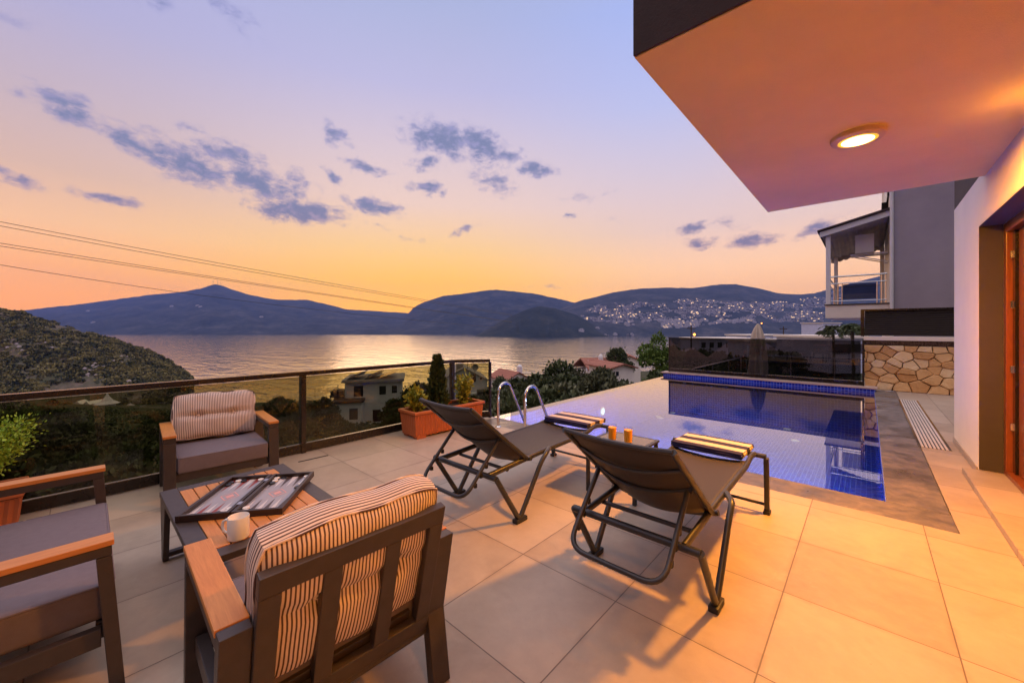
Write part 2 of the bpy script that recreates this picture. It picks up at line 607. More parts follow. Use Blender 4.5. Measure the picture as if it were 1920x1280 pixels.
def mosaic_mat(name='blue_mosaic'):
    """small blue pool tiles with pale grout, from object space on every face"""
    m, n, b = newmat(name)
    t = n.n('ShaderNodeTexCoord')
    s = n.n('ShaderNodeSeparateXYZ')
    m.node_tree.links.new(t.outputs['Object'], s.inputs[0])
    ge = n.n('ShaderNodeNewGeometry')
    gs = n.n('ShaderNodeSeparateXYZ')
    m.node_tree.links.new(ge.outputs['Normal'], gs.inputs[0])
    pit = .066
    line = None
    fl = []
    for k in range(3):
        u = n.m('DIVIDE', n.m('ADD', s.outputs[k], .013), pit)
        fl.append(n.m('FLOOR', u))
        d = n.m('ABSOLUTE', n.m('SUBTRACT', n.m('FRACT', u), .5))
        g_ = n.smooth(d, .425, .47)
        g_ = n.m('MULTIPLY', g_, n.smooth(n.m('ABSOLUTE', gs.outputs[k]), .6, .4))
        line = g_ if line is None else n.m('MAXIMUM', line, g_)
    cid = n.n('ShaderNodeCombineXYZ')
    for k in range(3):
        n.put(cid.inputs[k], fl[k])
    wn = n.n('ShaderNodeTexWhiteNoise', noise_dimensions='3D')
    n.put(wn.inputs['Vector'], cid.outputs[0])
    base = n.ramp(wn.outputs['Value'], [(0, (.004, .022, .36, 1)), (.6, (.006, .045, .52, 1)), (1, (.012, .08, .66, 1))])
    n.put(b.inputs['Base Color'], n.mix(line, base, (.26, .34, .78, 1)))
    b.inputs['Roughness'].default_value = .25
    return m


M['mosaic'] = mosaic_mat()


def glass_mat(name, tint, ior=1.45, rough=0.0, refl=(1, 1, 1)):
    m, n, b = newmat(name)
    t = m.node_tree
    t.nodes.remove(b)
    tr = n.n('ShaderNodeBsdfTransparent')
    tr.inputs[0].default_value = (*tint, 1)
    gl = n.n('ShaderNodeBsdfGlossy')
    gl.inputs['Roughness'].default_value = rough
    gl.inputs['Color'].default_value = (*refl, 1)
    fr = n.n('ShaderNodeFresnel')
    fr.inputs[0].default_value = ior
    ge = n.n('ShaderNodeNewGeometry')
    f = n.m('MULTIPLY', fr.outputs[0], n.m('SUBTRACT', 1.0, ge.outputs['Backfacing']))
    mx = n.n('ShaderNodeMixShader')
    n.put(mx.inputs[0], f)
    t.links.new(tr.outputs[0], mx.inputs[1])
    t.links.new(gl.outputs[0], mx.inputs[2])
    t.links.new(mx.outputs[0], t.nodes['Material Output'].inputs[0])
    return m


M['tinted_glass'] = glass_mat('bronze_glass', (.57, .555, .40))
M['smoked_glass'] = glass_mat('smoked_glass', (.34, .32, .32))
M['clear_glass'] = glass_mat('clear_glass', (.93, .95, .95))
M['pane'] = glass_mat('balcony_pane', (.42, .42, .48))


def water_mat(name, tint, ior, scale, strength, dist, rough=0.0, stretch=(1, 1, 1), glow_tint=None, d2=None, gain=1.0):
    m, n, b = newmat(name)
    t = m.node_tree
    t.nodes.remove(b)
    tc_ = n.n('ShaderNodeTexCoord')
    mp = n.n('ShaderNodeMapping')
    t.links.new(tc_.outputs['Object'], mp.inputs[0])
    mp.inputs[2].default_value = (0, 0, -YAW)
    mp.inputs[3].default_value = stretch
    h = n.noise(mp.outputs[0], scale, 5, .55, .4)
    if d2:
        h = n.m('ADD', h, n.m('MULTIPLY', n.noise(mp.outputs[0], scale * d2[0], 4, .55, .2), d2[1]))
    bp = n.n('ShaderNodeBump')
    bp.inputs['Strength'].default_value = strength
    bp.inputs['Distance'].default_value = dist
    n.put(bp.inputs['Height'], h)
    fr = n.n('ShaderNodeFresnel')
    fr.inputs[0].default_value = ior
    n.put(fr.inputs[1], bp.outputs[0])
    gl = n.n('ShaderNodeBsdfGlossy')
    gl.inputs['Roughness'].default_value = rough
    n.put(gl.inputs['Normal'], bp.outputs[0])
    if glow_tint is None:
        lo = n.n('ShaderNodeBsdfTransparent')
        lo.inputs[0].default_value = (*tint, 1)
    else:
        lo = n.n('ShaderNodeBsdfDiffuse')
        lo.inputs[0].default_value = (*glow_tint, 1)
    mx = n.n('ShaderNodeMixShader')
    n.put(mx.inputs[0], n.m('MULTIPLY', fr.outputs[0], gain, clamp=True))
    t.links.new(lo.outputs[0], mx.inputs[1])
    t.links.new(gl.outputs[0], mx.inputs[2])
    t.links.new(mx.outputs[0], t.nodes['Material Output'].inputs[0])
    return m


M['pool_water'] = water_mat('pool_water', (.88, .95, 1.0), 1.45, 1.6, .03, .006, gain=2.05)
M['sea'] = water_mat('sea_water', (1, 1, 1), 1.40, .05, .9, 1.9, .10, (.28, .9, 1), glow_tint=(.24, .15, .12), d2=(3.3, .45), gain=4.5)  # diffuse part carries peach sky glow put into the water colour


def emis(name, col, st):
    m, n, b = newmat(name)
    t = m.node_tree
    t.nodes.remove(b)
    e = n.n('ShaderNodeEmission')
    e.inputs[0].default_value = (*col, 1)
    e.inputs[1].default_value = st
    t.links.new(e.outputs[0], t.nodes['Material Output'].inputs[0])
    return m


def leaf_mat(name, c1, c2, scale=1.2, wn=.5):
    m, n, b = newmat(name)
    t = n.n('ShaderNodeTexCoord')
    oi = n.n('ShaderNodeObjectInfo')
    gi = n.n('ShaderNodeNewGeometry')
    f = n.m('ADD', n.m('MULTIPLY', n.noise(t.outputs['Object'], scale, 3, .6), wn), n.m('MULTIPLY', gi.outputs['Random Per Island'], 1 - wn))
    col = n.ramp(f, [(.25 if wn < .6 else .42, (*c1, 1)), (.75 if wn < .6 else .60, (*c2, 1))])
    hs = n.n('ShaderNodeHueSaturation')
    n.put(hs.inputs['Color'], col)
    n.put(hs.inputs['Value'], n.m('ADD', .75, n.m('MULTIPLY', oi.outputs['Random'], .5)))
    n.put(hs.inputs['Hue'], n.m('ADD', .485, n.m('MULTIPLY', oi.outputs['Random'], .03)))
    n.put(b.inputs['Base Color'], hs.outputs[0])
    b.inputs['Roughness'].default_value = .6
    b.inputs['Specular IOR Level'].default_value = .3
    return m


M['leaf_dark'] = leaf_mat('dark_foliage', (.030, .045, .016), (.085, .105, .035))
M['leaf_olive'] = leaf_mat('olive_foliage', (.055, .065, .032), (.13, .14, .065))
M['leaf_green'] = leaf_mat('green_foliage', (.06, .11, .02), (.17, .25, .05))
M['leaf_yellow'] = leaf_mat('yellow_green_foliage', (.13, .15, .012), (.36, .36, .04), 9)
M['leaf_thuja'] = leaf_mat('thuja_foliage', (.18, .36, .015), (.42, .66, .06), 7)
M['leaf_conifer'] = leaf_mat('conifer_foliage', (.02, .04, .014), (.06, .095, .03), 9)


def ground_mat(name, c1, c2, c3, scale):
    m, n, b = newmat(name)
    t = n.n('ShaderNodeTexCoord')
    f = n.noise(t.outputs['Object'], scale, 8, .65, .3)
    f2 = n.noise(t.outputs['Object'], scale * 5, 5, .7)
    n.put(b.inputs['Base Color'], n.ramp(n.m('ADD', n.m('MULTIPLY', f, .6), n.m('MULTIPLY', f2, .4)), [(.36, (*c1, 1)), (.52, (*c2, 1)), (.68, (*c3, 1))]))
    b.inputs['Roughness'].default_value = .95
    b.inputs['Specular IOR Level'].default_value = .1
    return m


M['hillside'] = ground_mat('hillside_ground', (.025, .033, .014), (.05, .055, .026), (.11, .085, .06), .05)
M['headland'] = ground_mat('headland_ground', (.045, .055, .02), (.10, .085, .055), (.24, .16, .12), .035)
M['mountain'] = ground_mat('hazed_mountain_ground', (.012, .018, .024), (.034, .040, .046), (.10, .095, .095), .005)  # blue of distant haze mixed into the ground colour
M['near_hill'] = ground_mat('hill_ground', (.010, .015, .012), (.022, .028, .020), (.05, .05, .038), .012)
M['mountain_town'] = ground_mat('hazed_town_hill_ground', (.014, .021, .026), (.040, .045, .050), (.11, .10, .10), .006)  # haze blue put into this ground colour as well


def rooftile_mat():
    m, n, b = newmat('clay_roof_tiles')
    t = n.n('ShaderNodeTexCoord')
    s = n.n('ShaderNodeSeparateXYZ')
    m.node_tree.links.new(t.outputs['Object'], s.inputs[0])
    f = n.m('ABSOLUTE', n.m('SUBTRACT', n.m('FRACT', n.m('DIVIDE', s.outputs[0], .45)), .5))
    g_ = n.m('FRACT', n.m('DIVIDE', s.outputs[2], .28))
    nz = n.noise(t.outputs['Object'], 3, 4)
    base = n.ramp(nz, [(.3, (.26, .085, .05, 1)), (.7, (.40, .16, .10, 1))])
    n.put(b.inputs['Base Color'], n.mix(n.m('MULTIPLY', n.m('ADD', n.smooth(f, .3, .5), n.smooth(g_, .75, 1.0), clamp=True), .6), base, (.12, .04, .025, 1)))
    b.inputs['Roughness'].default_value = .85
    return m


M['clay'] = rooftile_mat()


def stone_mat():
    m, n, b = newmat('yellow_limestone')
    t = n.n('ShaderNodeTexCoord')
    at_ = n.n('ShaderNodeAttribute', attribute_name='tint')
    f = n.noise(t.outputs['Object'], 5, 7, .65, .6)
    f2 = n.noise(t.outputs['Object'], 26, 5, .65)
    base = n.ramp(n.m('ADD', n.m('MULTIPLY', f, .45), n.m('MULTIPLY', at_.outputs['Fac'], .55)),
                  [(.2, (.56, .30, .11, 1)), (.45, (.74, .47, .21, 1)), (.6, (.82, .58, .30, 1)), (.8, (.86, .70, .44, 1))])
    n.put(b.inputs['Base Color'], base)
    b.inputs['Roughness'].default_value = .85
    bp = n.n('ShaderNodeBump')
    bp.inputs['Strength'].default_value = 1.0
    bp.inputs['Distance'].default_value = .04
    n.put(bp.inputs['Height'], n.m('ADD', f, n.m('MULTIPLY', f2, .5)))
    n.put(b.inputs['Normal'], bp.outputs[0])
    return m


M['stone'] = stone_mat()
M['mortar'] = P('dark_mortar', (.07, .045, .03), .95, 0, .3, 10, .4, 60)


# ---------------------------------------------------------------- setting: sea, terrain, mountains
def struct(o):
    o['kind'] = 'structure'
    return o


sea = MB()
sea.add([(-9000, -600, SEA), (9000, -600, SEA), (9000, 9000, SEA), (-9000, 9000, SEA)], [(0, 1, 2, 3)])
struct(sea.build('sea', M['sea']))

_rs = np.random.RandomState(5)
_lat = _rs.rand(64, 64)


def vnoise(x, y):
    """smooth value noise"""
    xi, yi = math.floor(x), math.floor(y)
    fx, fy = x - xi, y - yi
    fx, fy = fx * fx * (3 - 2 * fx), fy * fy * (3 - 2 * fy)
    g_ = lambda a, b: _lat[a % 64, b % 64]
    return (g_(xi, yi) * (1 - fx) + g_(xi + 1, yi) * fx) * (1 - fy) + (g_(xi, yi + 1) * (1 - fx) + g_(xi + 1, yi + 1) * fx) * fy


def fbm(x, y, o=5):
    s, a = 0, .5
    for _ in range(o):
        s += a * vnoise(x, y)
        x, y, a = x * 2.03 + 7.1, y * 2.03 + 3.7, a * .5
    return s


def interp(tab, x):
    if x <= tab[0][0]:
        return tab[0][1]
    for (a, b), (c, d) in zip(tab, tab[1:]):
        if x <= c:
            return b + (d - b) * (x - a) / (c - a)
    return tab[-1][1]


class Ridge:
    """a range of hills: crest line given by bearing, a foot on the shore, a back slope"""
    def __init__(self, prof, ds, dr, back, p0, p1, nx, ny, seed, pw=1.15, rough=.10, jag=.0):
        self.__dict__.update(locals())

    def z(self, px, d):
        dr = interp(self.dr, px) if isinstance(self.dr, list) else self.dr
        ds = interp(self.ds, px) if isinstance(self.ds, list) else self.ds
        y = interp(self.prof, px)
        zr = CH + (HY - y) / FPX * dr
        base = SEA - 1.5
        nz = fbm(px * .02 * (dr / 3000) + self.seed, d * 12.0 / dr + self.seed * 3, 5) - .48
        if d <= dr:
            u = max(0.0, (d - ds) / (dr - ds))
            z_ = base + (zr - base) * u ** self.pw + nz * self.rough * (zr - base) * 4 * u * (1 - u)
        else:
            u = (d - dr) / (self.back)
            z_ = zr - (zr - base + 8) * (.55 * u + .45 * u * u)
        if self.jag:
            z_ += self.jag * (fbm(px * .19 + self.seed, d * .003, 4) - .45)
        return z_

    def build(self, name, mat):
        dmax = max(v for _, v in self.dr) if isinstance(self.dr, list) else self.dr
        vs, fs = [], []
        for i in range(self.nx + 1):
            px = self.p0 + (self.p1 - self.p0) * i / self.nx
            dr = interp(self.dr, px) if isinstance(self.dr, list) else self.dr
            ds = interp(self.ds, px) if isinstance(self.ds, list) else self.ds
            for j in range(self.ny + 1):
                u = j / self.ny
                d = ds + (dr - ds) * u / .8 if u <= .8 else dr + self.back * (u - .8) / .2
                x, y = dirp(px, d)
                vs.append((x, y, self.z(px, d)))
        k = self.ny + 1
        for i in range(self.nx):
            for j in range(self.ny):
                fs.append((i * k + j, (i + 1) * k + j, (i + 1) * k + j + 1, i * k + j + 1))
        mb = MB()
        mb.add(vs, fs)
        o = mb.build(name, mat, smooth=True)
        return struct(o)

    def hit(self, px, py):
        """depth at which the slope is seen at this bearing and height"""
        dr = interp(self.dr, px) if isinstance(self.dr, list) else self.dr
        ds = interp(self.ds, px) if isinstance(self.ds, list) else self.ds
        for k in range(140):
            d = ds + (dr - ds) * k / 139
            if HY - FPX * (self.z(px, d) - CH) / d <= py:
                return d
        return None


prof1 = [(-700, 600), (-300, 592), (0, 586), (40, 582), (150, 570), (280, 553), (345, 547), (380, 540), (393, 535), (405, 533), (418, 536), (435, 543),
         (470, 553), (520, 562), (575, 562), (620, 572), (650, 580), (700, 583), (755, 586), (800, 593), (880, 605), (950, 620), (1010, 632)]
prof2 = [(700, 640), (740, 612), (760, 594), (775, 577), (790, 568), (830, 555), (880, 549), (905, 545), (930, 543), (960, 546), (1000, 550), (1060, 563), (1100, 573),
         (1180, 590), (1260, 606), (1360, 630)]
prof3 = [(960, 640), (1000, 612), (1040, 582), (1090, 563), (1120, 556), (1150, 548), (1200, 541), (1250, 539), (1300, 540), (1325, 536), (1350, 533), (1380, 533), (1420, 540),
         (1460, 550), (1500, 552), (1525, 550), (1545, 545), (1600, 530), (1660, 515), (1760, 495), (1900, 480), (2300, 470)]
prof4 = [(860, 640), (885, 632), (905, 622), (935, 605), (960, 592), (985, 581), (1000, 576), (1012, 574), (1040, 578), (1080, 590), (1100, 600), (1125, 618), (1150, 632), (1170, 640)]
R1 = Ridge(prof1, 2400, 5000, 900, -700, 1010, 240, 60, 1.3, 1.1, .20, 12)
R2 = Ridge(prof2, 2350, 4300, 800, 700, 1360, 150, 60, 4.1, 1.1, .20, 10)
R3 = Ridge(prof3, 2000, 3500, 900, 960, 2300, 220, 60, 7.7, .95, .05, 9)
R4 = Ridge(prof4, 1890, 2250, 500, 860, 1170, 110, 40, 2.9, .8, .12, 5)
R1.build('mountain', M['mountain'])
R2.build('mountain', M['mountain'])
R3.build('mountain', M['mountain_town'])
R4.build('hill', M['near_hill'])

# the near headland on the left
# the hill the house stands on rises behind the eye
vs, fs = [], []
for i in range(49):
    a = rad(100 + 160 * i / 48)
    for j in range(9):
        r_ = 26 + 190 * (j / 8) ** 1.5
        x, y = r_ * (math.cos(a) * FX + math.sin(a) * FY * 0 - math.sin(a) * RX * -1), r_ * (math.cos(a) * FY + math.sin(a) * RY)
        vs.append((x, y, -4 + (r_ - 26) * .5 * (.75 + .5 * fbm(i * .22, j * .5)) + 6 * fbm(i * .5, j * 1.1)))
for i in range(48):
    for j in range(8):
        fs.append((i * 9 + j, (i + 1) * 9 + j, (i + 1) * 9 + j + 1, i * 9 + j + 1))
mb = MB()
mb.add(vs, fs)
struct(mb.build('upper_hillside', M['hillside'], smooth=True))
prof5 = [(-900, 560), (-300, 566), (-60, 574), (0, 580), (40, 586), (80, 600), (120, 612), (150, 620), (180, 629), (215, 638), (240, 649), (262, 653), (280, 660), (300, 669),
         (322, 681), (340, 694), (355, 706), (366, 714), (380, 730)]
R5 = Ridge(prof5, 205, [(-900, 420), (0, 400), (200, 370), (366, 340), (380, 338)], 170, -900, 380, 220, 90, 9.2, .95, .26, 2.6)
R5.build('headland', M['headland'])


def slope_at(px):
    return interp([(-900, .17), (350, .175), (700, .165), (950, .13), (1150, .105), (1300, .085), (2300, .06)], px)


def top_at(px):
    return interp([(-900, -3.6), (900, -3.6), (1200, -3.6), (1320, -3.4), (2300, -3.0)], px)


def gz(px, d):
    x, y = dirp(px, d)
    return top_at(px) - slope_at(px) * d + (fbm(x * .06 + 3, y * .06 + 9, 4) - .48) * min(6.0, 1 + d * .05)


vs, fs = [], []
NX, NY = 150, 70
for i in range(NX + 1):
    px = -1500 + 4200 * i / NX
    for j in range(NY + 1):
        d = .5 + 470 * (j / NY) ** 2.2
        x, y = dirp(px, d)
        vs.append((x, y, gz(px, d)))
for i in range(NX):
    for j in range(NY):
        k = NY + 1
        fs.append((i * k + j, (i + 1) * k + j, (i + 1) * k + j + 1, i * k + j + 1))
mb = MB()
mb.add(vs, fs)
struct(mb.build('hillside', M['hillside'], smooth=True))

# ---------------------------------------------------------------- terrace, pool shell
PX0, PX1, PY0, PY1 = -4.60, .12, 4.70, 12.50
t = MB()
t.box(-5.16, 3.6, -5.0, 4.30, -.35, 0)                 # main floor
t.box(.50, 3.6, 4.30, 12.95, -.35, -.0005)             # passage beside the pool
struct(t.build('terrace_floor', M['floor']))
t = MB()
t.box(-4.62, .50, 4.304, PY0, -.36, -.006)
t.box(PX1, .496, PY0, 12.9, -.36, -.006)
struct(t.build('pool_coping', M['slate'], bevel=.006))
t = MB()
t.box(-5.16, -4.624, 4.304, 4.72, -.36, -.012)
struct(t.build('terrace_corner', M['floor'], bevel=.006))
t = MB()                                                 # retaining structure under the terrace
t.box(-5.12, 3.5, -4.9, 4.25, -4.2, -.36)
t.box(-4.9, 3.5, 4.25, 12.95, -4.2, -1.65)
struct(t.build('retaining_wall', M['lavender']))
t = MB()                                                 # tiled shell: floor and four sides
D_ = -1.12
t.box(PX0 - .18, PX1, PY0, PY1, D_ - .2, D_)
t.box(PX0 - .18, PX1 - .001, PY0 - .003, PY0, D_, -.007)
t.box(PX1 - .003, PX1, PY0 + .001, PY1, D_, -.007)
t.box(PX0 - .18, PX0, PY0 + .004, PY1 + .0, D_, -.044)          # infinity edge
t.box(PX0 - .22, PX1 + .02, PY1, PY1 + .22, D_, .050)    # raised far wall
struct(t.build('pool_shell', M['mosaic']))
t = MB()
nxw, nyw = 1, 1
t.add([(PX0 - .175, PY0 + .001, -.038), (PX1 - .004, PY0 + .001, -.038), (PX1 - .004, PY1 - .001, -.038), (PX0 - .175, PY1 - .001, -.038)], [(0, 1, 2, 3)])
struct(t.build('pool_water', M['pool_water']))
t = MB()
t.box(PX0 - .30, PX1 + .06, PY1 - .03, PY1 + .42, .052, .088)
struct(t.build('pool_wall_cap', P('travertine', (.46, .34, .28), .6, 0, .15, 5, .1, 60), bevel=.008))

# pool fittings on the floor and wall, and the drain grate
for (px, py) in [(1107, 763), (1506, 766), (1491, 826), (1313, 740), (1234, 781)]:
    d = FPX * (CH - D_) / (py - HY)
    p = at(px, py, FPX * (CH + .038) / (py - HY))
    # continue the view line below the water surface to the floor
    v = (p - Vector((0, 0, CH)))
    q = Vector((0, 0, CH)) + v * ((CH - D_) / (CH + .038))
    if not (PX0 < q.x < PX1 - .1 and PY0 < q.y < PY1 - .1):
        q = Vector((max(PX0 + .15, min(q.x, PX1 - .2)), min(q.y, PY1 - .25), 0))
    mb = MB()
    mb.lathe([(.085, 0), (.085, .012), (.06, .022), (.02, .024)], 20)
    o = mb.build('pool_inlet', M['white_paint'], smooth=True)
    o.location = (q.x, q.y, D_ + .001)
    tag(o, 'round white inlet fitting on the blue tiled pool floor', 'inlet', 'white inlets on the pool floor')
for (x_, y_, z_, sg, lab, en) in ((PX1 - .004, 5.02, -.22, -1, 'white oval light fitting on the right side wall of the pool near the corner', 1700),
                                  (PX0 + .004, 8.2, -.45, 1, 'lit round light fitting inside the far infinity edge of the pool', 150)):
    lt = thing('pool_light', lab, 'pool light', (x_, y_, z_))
    Mr = Matrix.Rotation(rad(90 * sg), 4, 'Y')
    mb = MB()
    mb.lathe([(.10, 0), (.10, .02), (.085, .028)], 24, M=Mr)
    mb.build('bezel', M['white_paint'], lt, smooth=True)
    mb = MB()
    mb.lathe([(.082, .0285), (.05, .036), (.01, .038)], 24, M=Mr)
    mb.build('lens', emis('pool_lamp_glow', (.6, .85, 1.0), 2.5), lt, smooth=True)
    pl_ = bpy.data.lights.new('pool_lamp_light', 'SPOT')
    pl_.energy = en
    pl_.spot_size = rad(124)
    pl_.spot_blend = .5
    pl_.shadow_soft_size = .08
    pl_.color = (.40, .66, 1.0)
    po_ = bpy.data.objects.new('pool_lamp_light', pl_)
    COL.objects.link(po_)
    po_.parent = lt
    po_.location = (sg * .12, 0, 0)
    po_.rotation_euler = (rad(25), 0, 0) if False else Vector((sg * 1.0, .55 if sg < 0 else -.1, -.75)).to_track_quat('-Z', 'Y').to_euler()

gr = thing('drain_grate', 'pale slotted drain grate set in the passage floor beside the pool', 'drain grate', (.62, 7.1, 0))
mb = MB()
for s_ in (-1, 1):
    mb.box(s_ * .13 - .012, s_ * .13 + .012, 0, 4.4, .001, .007)
mb.build('frame', M['steel'], gr)
mb = MB()
for k in range(7):
    x = -.105 + .035 * k
    mb.box(x - .011, x + .011, .01, 4.39, .0012, .006)
mb.build('slat', P('grate_plastic', (.55, .48, .43), .6), gr)
mb = MB()
mb.box(-.117, .117, .01, 4.39, .0006, .001)
mb.build('channel', M['plastic'], gr)
sl = MB()
sl.box(-.16, .16, -.011, .011, .0005, .004)
o = sl.build('slot_drain', M['plastic'])
o.location = (-4.70, 1.80, 0)
o.rotation_euler = (0, 0, rad(88))
tag(o, 'short black slot drain in the floor tiles by the glass fence', 'drain')

# ---------------------------------------------------------------- own house
HX = .84
hs = thing('house', 'pale rendered villa with overhanging balcony and a wooden sliding door', 'house', (HX, 0, 0))
mb = MB()
mb.box(0, 3.0, 6.16, 7.684, 0, 3.03)                    # end pier
mb.box(0, 3.0, -5, 6.159, 2.53, 3.03)                   # lintel zone
mb.build('wall', M['house_white'], hs)
mb = MB()
mb.box(.0, 3.0, -5, 7.66, 3.032, 6.2)
mb.build('upper_wall', M['fascia'], hs)
mb = MB()
mb.box(3.001, 3.2, -5, 7.684, 0, 6.2)
mb.box(0, 3.0, -5.2, -5.001, 0, 6.2)
mb.build('rear_wall', M['house_white'], hs)
mb = MB()                                                # painted reveal of the door opening
mb.box(.002, .16, 6.150, 6.1585, .06, 2.522)
mb.box(.002, .16, -4.9, 6.1585, 2.5225, 2.529)
mb.build('reveal', M['jamb'], hs)
mb = MB()
mb.box(-.115, .34, 3.0, 6.149, .0005, .055)
mb.build('door_sill', M['floor'], hs, bevel=.004)
mb = MB()
mb.box(-.012, -.0005, 6.19, 7.684, .0006, .07)
mb.build('skirting', M['floor'], hs, bevel=.003)
df = MB()                                                # door frame
xw0, xw1 = .16, .30
df.box(xw0, xw1, 6.06, 6.149, .056, 2.52)
df.box(xw0, xw1, 3.0, 6.06, 2.43, 2.52)
df.box(xw0, xw1, 3.0, 6.06, .056, .10)
dfo = df.build('door_frame', M['door_wood'], hs, bevel=.006)
mb = MB()
mb.box(xw0 + .04, xw1 - .02, 5.97, 6.055, .105, 2.425)
mb.build('track', M['fence_metal'], dfo)
for z in (.55, 1.10, 1.72, 2.2):
    mb = MB()
    mb.box(xw0 + .015, xw0 + .045, 5.985, 6.022, z - .035, z + .035)
    mb.build('hinge', M['steel'], dfo, bevel=.004)
mb = MB()
mb.box(xw0 + .06, xw1 - .03, 5.80, 5.965, .105, 2.425)
mb.box(xw0 + .06, xw1 - .03, 3.0, 5.80, 2.30, 2.425)
mb.box(xw0 + .06, xw1 - .03, 3.0, 5.80, .105, .22)
lf = mb.build('door_leaf', M['door_wood'], hs, bevel=.006)
mb = MB()
mb.box(xw0 + .10, xw0 + .112, 3.0, 5.80, .22, 2.30)
mb.build('pane', M['clear_glass'], lf)
# balcony above: soffit, fascia, parapet
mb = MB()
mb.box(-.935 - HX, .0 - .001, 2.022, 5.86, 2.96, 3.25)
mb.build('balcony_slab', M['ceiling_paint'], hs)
mb = MB()
mb.box(-.936 - HX, .0 - .002, 2.006, 2.0205, 2.965, 4.6)
mb.box(-.937 - HX, -.94 + .012 - HX + .002, 2.021, 5.861, 2.985, 4.6)
mb.build('fascia', M['fascia'], hs)

# room behind the door: floor, back wall, ceiling
mb = MB()
mb.box(1.20, 3.5, -4.8, 6.1, .02, .05)
struct(mb.build('room_floor', M['teak_y']))

# round ceiling lamp
lp = thing('ceiling_lamp', 'lit round ceiling lamp with orange glow under the balcony', 'lamp', (-.055, 3.96, 2.96))
mb = MB()
mb.lathe([(.155, -.0005), (.163, -.012), (.160, -.034), (.147, -.045), (.118, -.046)], 40, cap=False)
mb.build('rim', P('lamp_rim', (.62, .42, .22), .4), lp, smooth=True)
mb = MB()
mb.lathe([(.096, -.0475), (.06, -.050), (.02, -.051)], 40)
mb.build('diffuser', emis('lamp_glow', (1.0, .62, .22), 9.0), lp, smooth=True)
mb = MB()
mb.lathe([(.1175, -.0445), (.108, -.0465), (.0965, -.0475)], 40, cap=False)
mb.build('diffuser_edge', emis('lamp_edge_glow', (1.0, .50, .06), 1.1), lp, smooth=True)
m_wg = emis('wall_lamp_glow', (1.0, .55, .18), 8)
for (yl, zl, e_up, e_dn, lab) in ((3.95, 2.62, 3, 80, 'warm lit up and down lamp on the house wall above the sliding door'),
                                  (.25, 2.40, 6, 95, 'warm lit up and down lamp on the house wall beside the seating corner')):
    wl = thing('wall_lamp', lab, 'lamp', (HX, yl, zl))
    mb = MB()
    mb.box(-.11, -.0005, -.05, .05, -.07, .07)
    mb.build('body', M['fascia'], wl, bevel=.006)
    for (za, zb) in ((.0705, .074), (-.074, -.0705)):
        mb = MB()
        mb.box(-.09, -.02, -.035, .035, za, zb)
        mb.build('glow', m_wg, wl)
    for z_, e_ in ((.10, e_up), (-.10, e_dn)):
        wd_ = bpy.data.lights.new('wall_lamp_light', 'SPOT')
        wd_.energy = e_
        wd_.spot_size = rad(172)
        wd_.spot_blend = .6
        wd_.shadow_soft_size = .09
        wd_.color = (1.0, .35, .03)
        wo_ = bpy.data.objects.new('wall_lamp_light', wd_)
        COL.objects.link(wo_)
        wo_.parent = wl
        wo_.location = (-.06, 0, z_)
        wo_.rotation_euler = (rad(180) if z_ > 0 else 0, 0, 0)
ld = bpy.data.lights.new('lamp_light', 'AREA')
ld.shape = 'DISK'
ld.size = .24
ld.energy = 235
ld.color = (1.0, .36, .03)
lo = bpy.data.objects.new('lamp_light', ld)
COL.objects.link(lo)
lo.parent = lp
lo.location = (0, 0, -.06)

# ---------------------------------------------------------------- stone wall with slatted screen
WY = 12.98
sw = thing('stone_wall', 'yellow limestone wall with white cap and dry vines at the end of the passage', 'wall', (-.05, WY, 0))
rng = random.Random(11)
WW, WH = 3.4, 1.07
seeds = []
rows = [(.11, .2), (.30, .2), (.50, .2), (.68, .2), (.84, .2), (1.0, .2)]
for (zc, hh) in rows:
    x = -.2 + rng.uniform(0, .3)
    while x < WW + .4:
        wd = rng.uniform(.13, .42)
        seeds.append((x + wd / 2, zc + rng.uniform(-.08, .08)))
        x += wd


def clip(poly, a, b, c):
    """keep ax+by<=c"""
    out = []
    for i in range(len(poly)):
        p, q = poly[i], poly[(i + 1) % len(poly)]
        dp, dq = a * p[0] + b * p[1] - c, a * q[0] + b * q[1] - c
        if dp <= 0:
            out.append(p)
        if dp * dq < 0:
            t_ = dp / (dp - dq)
            out.append((p[0] + (q[0] - p[0]) * t_, p[1] + (q[1] - p[1]) * t_))
    return out


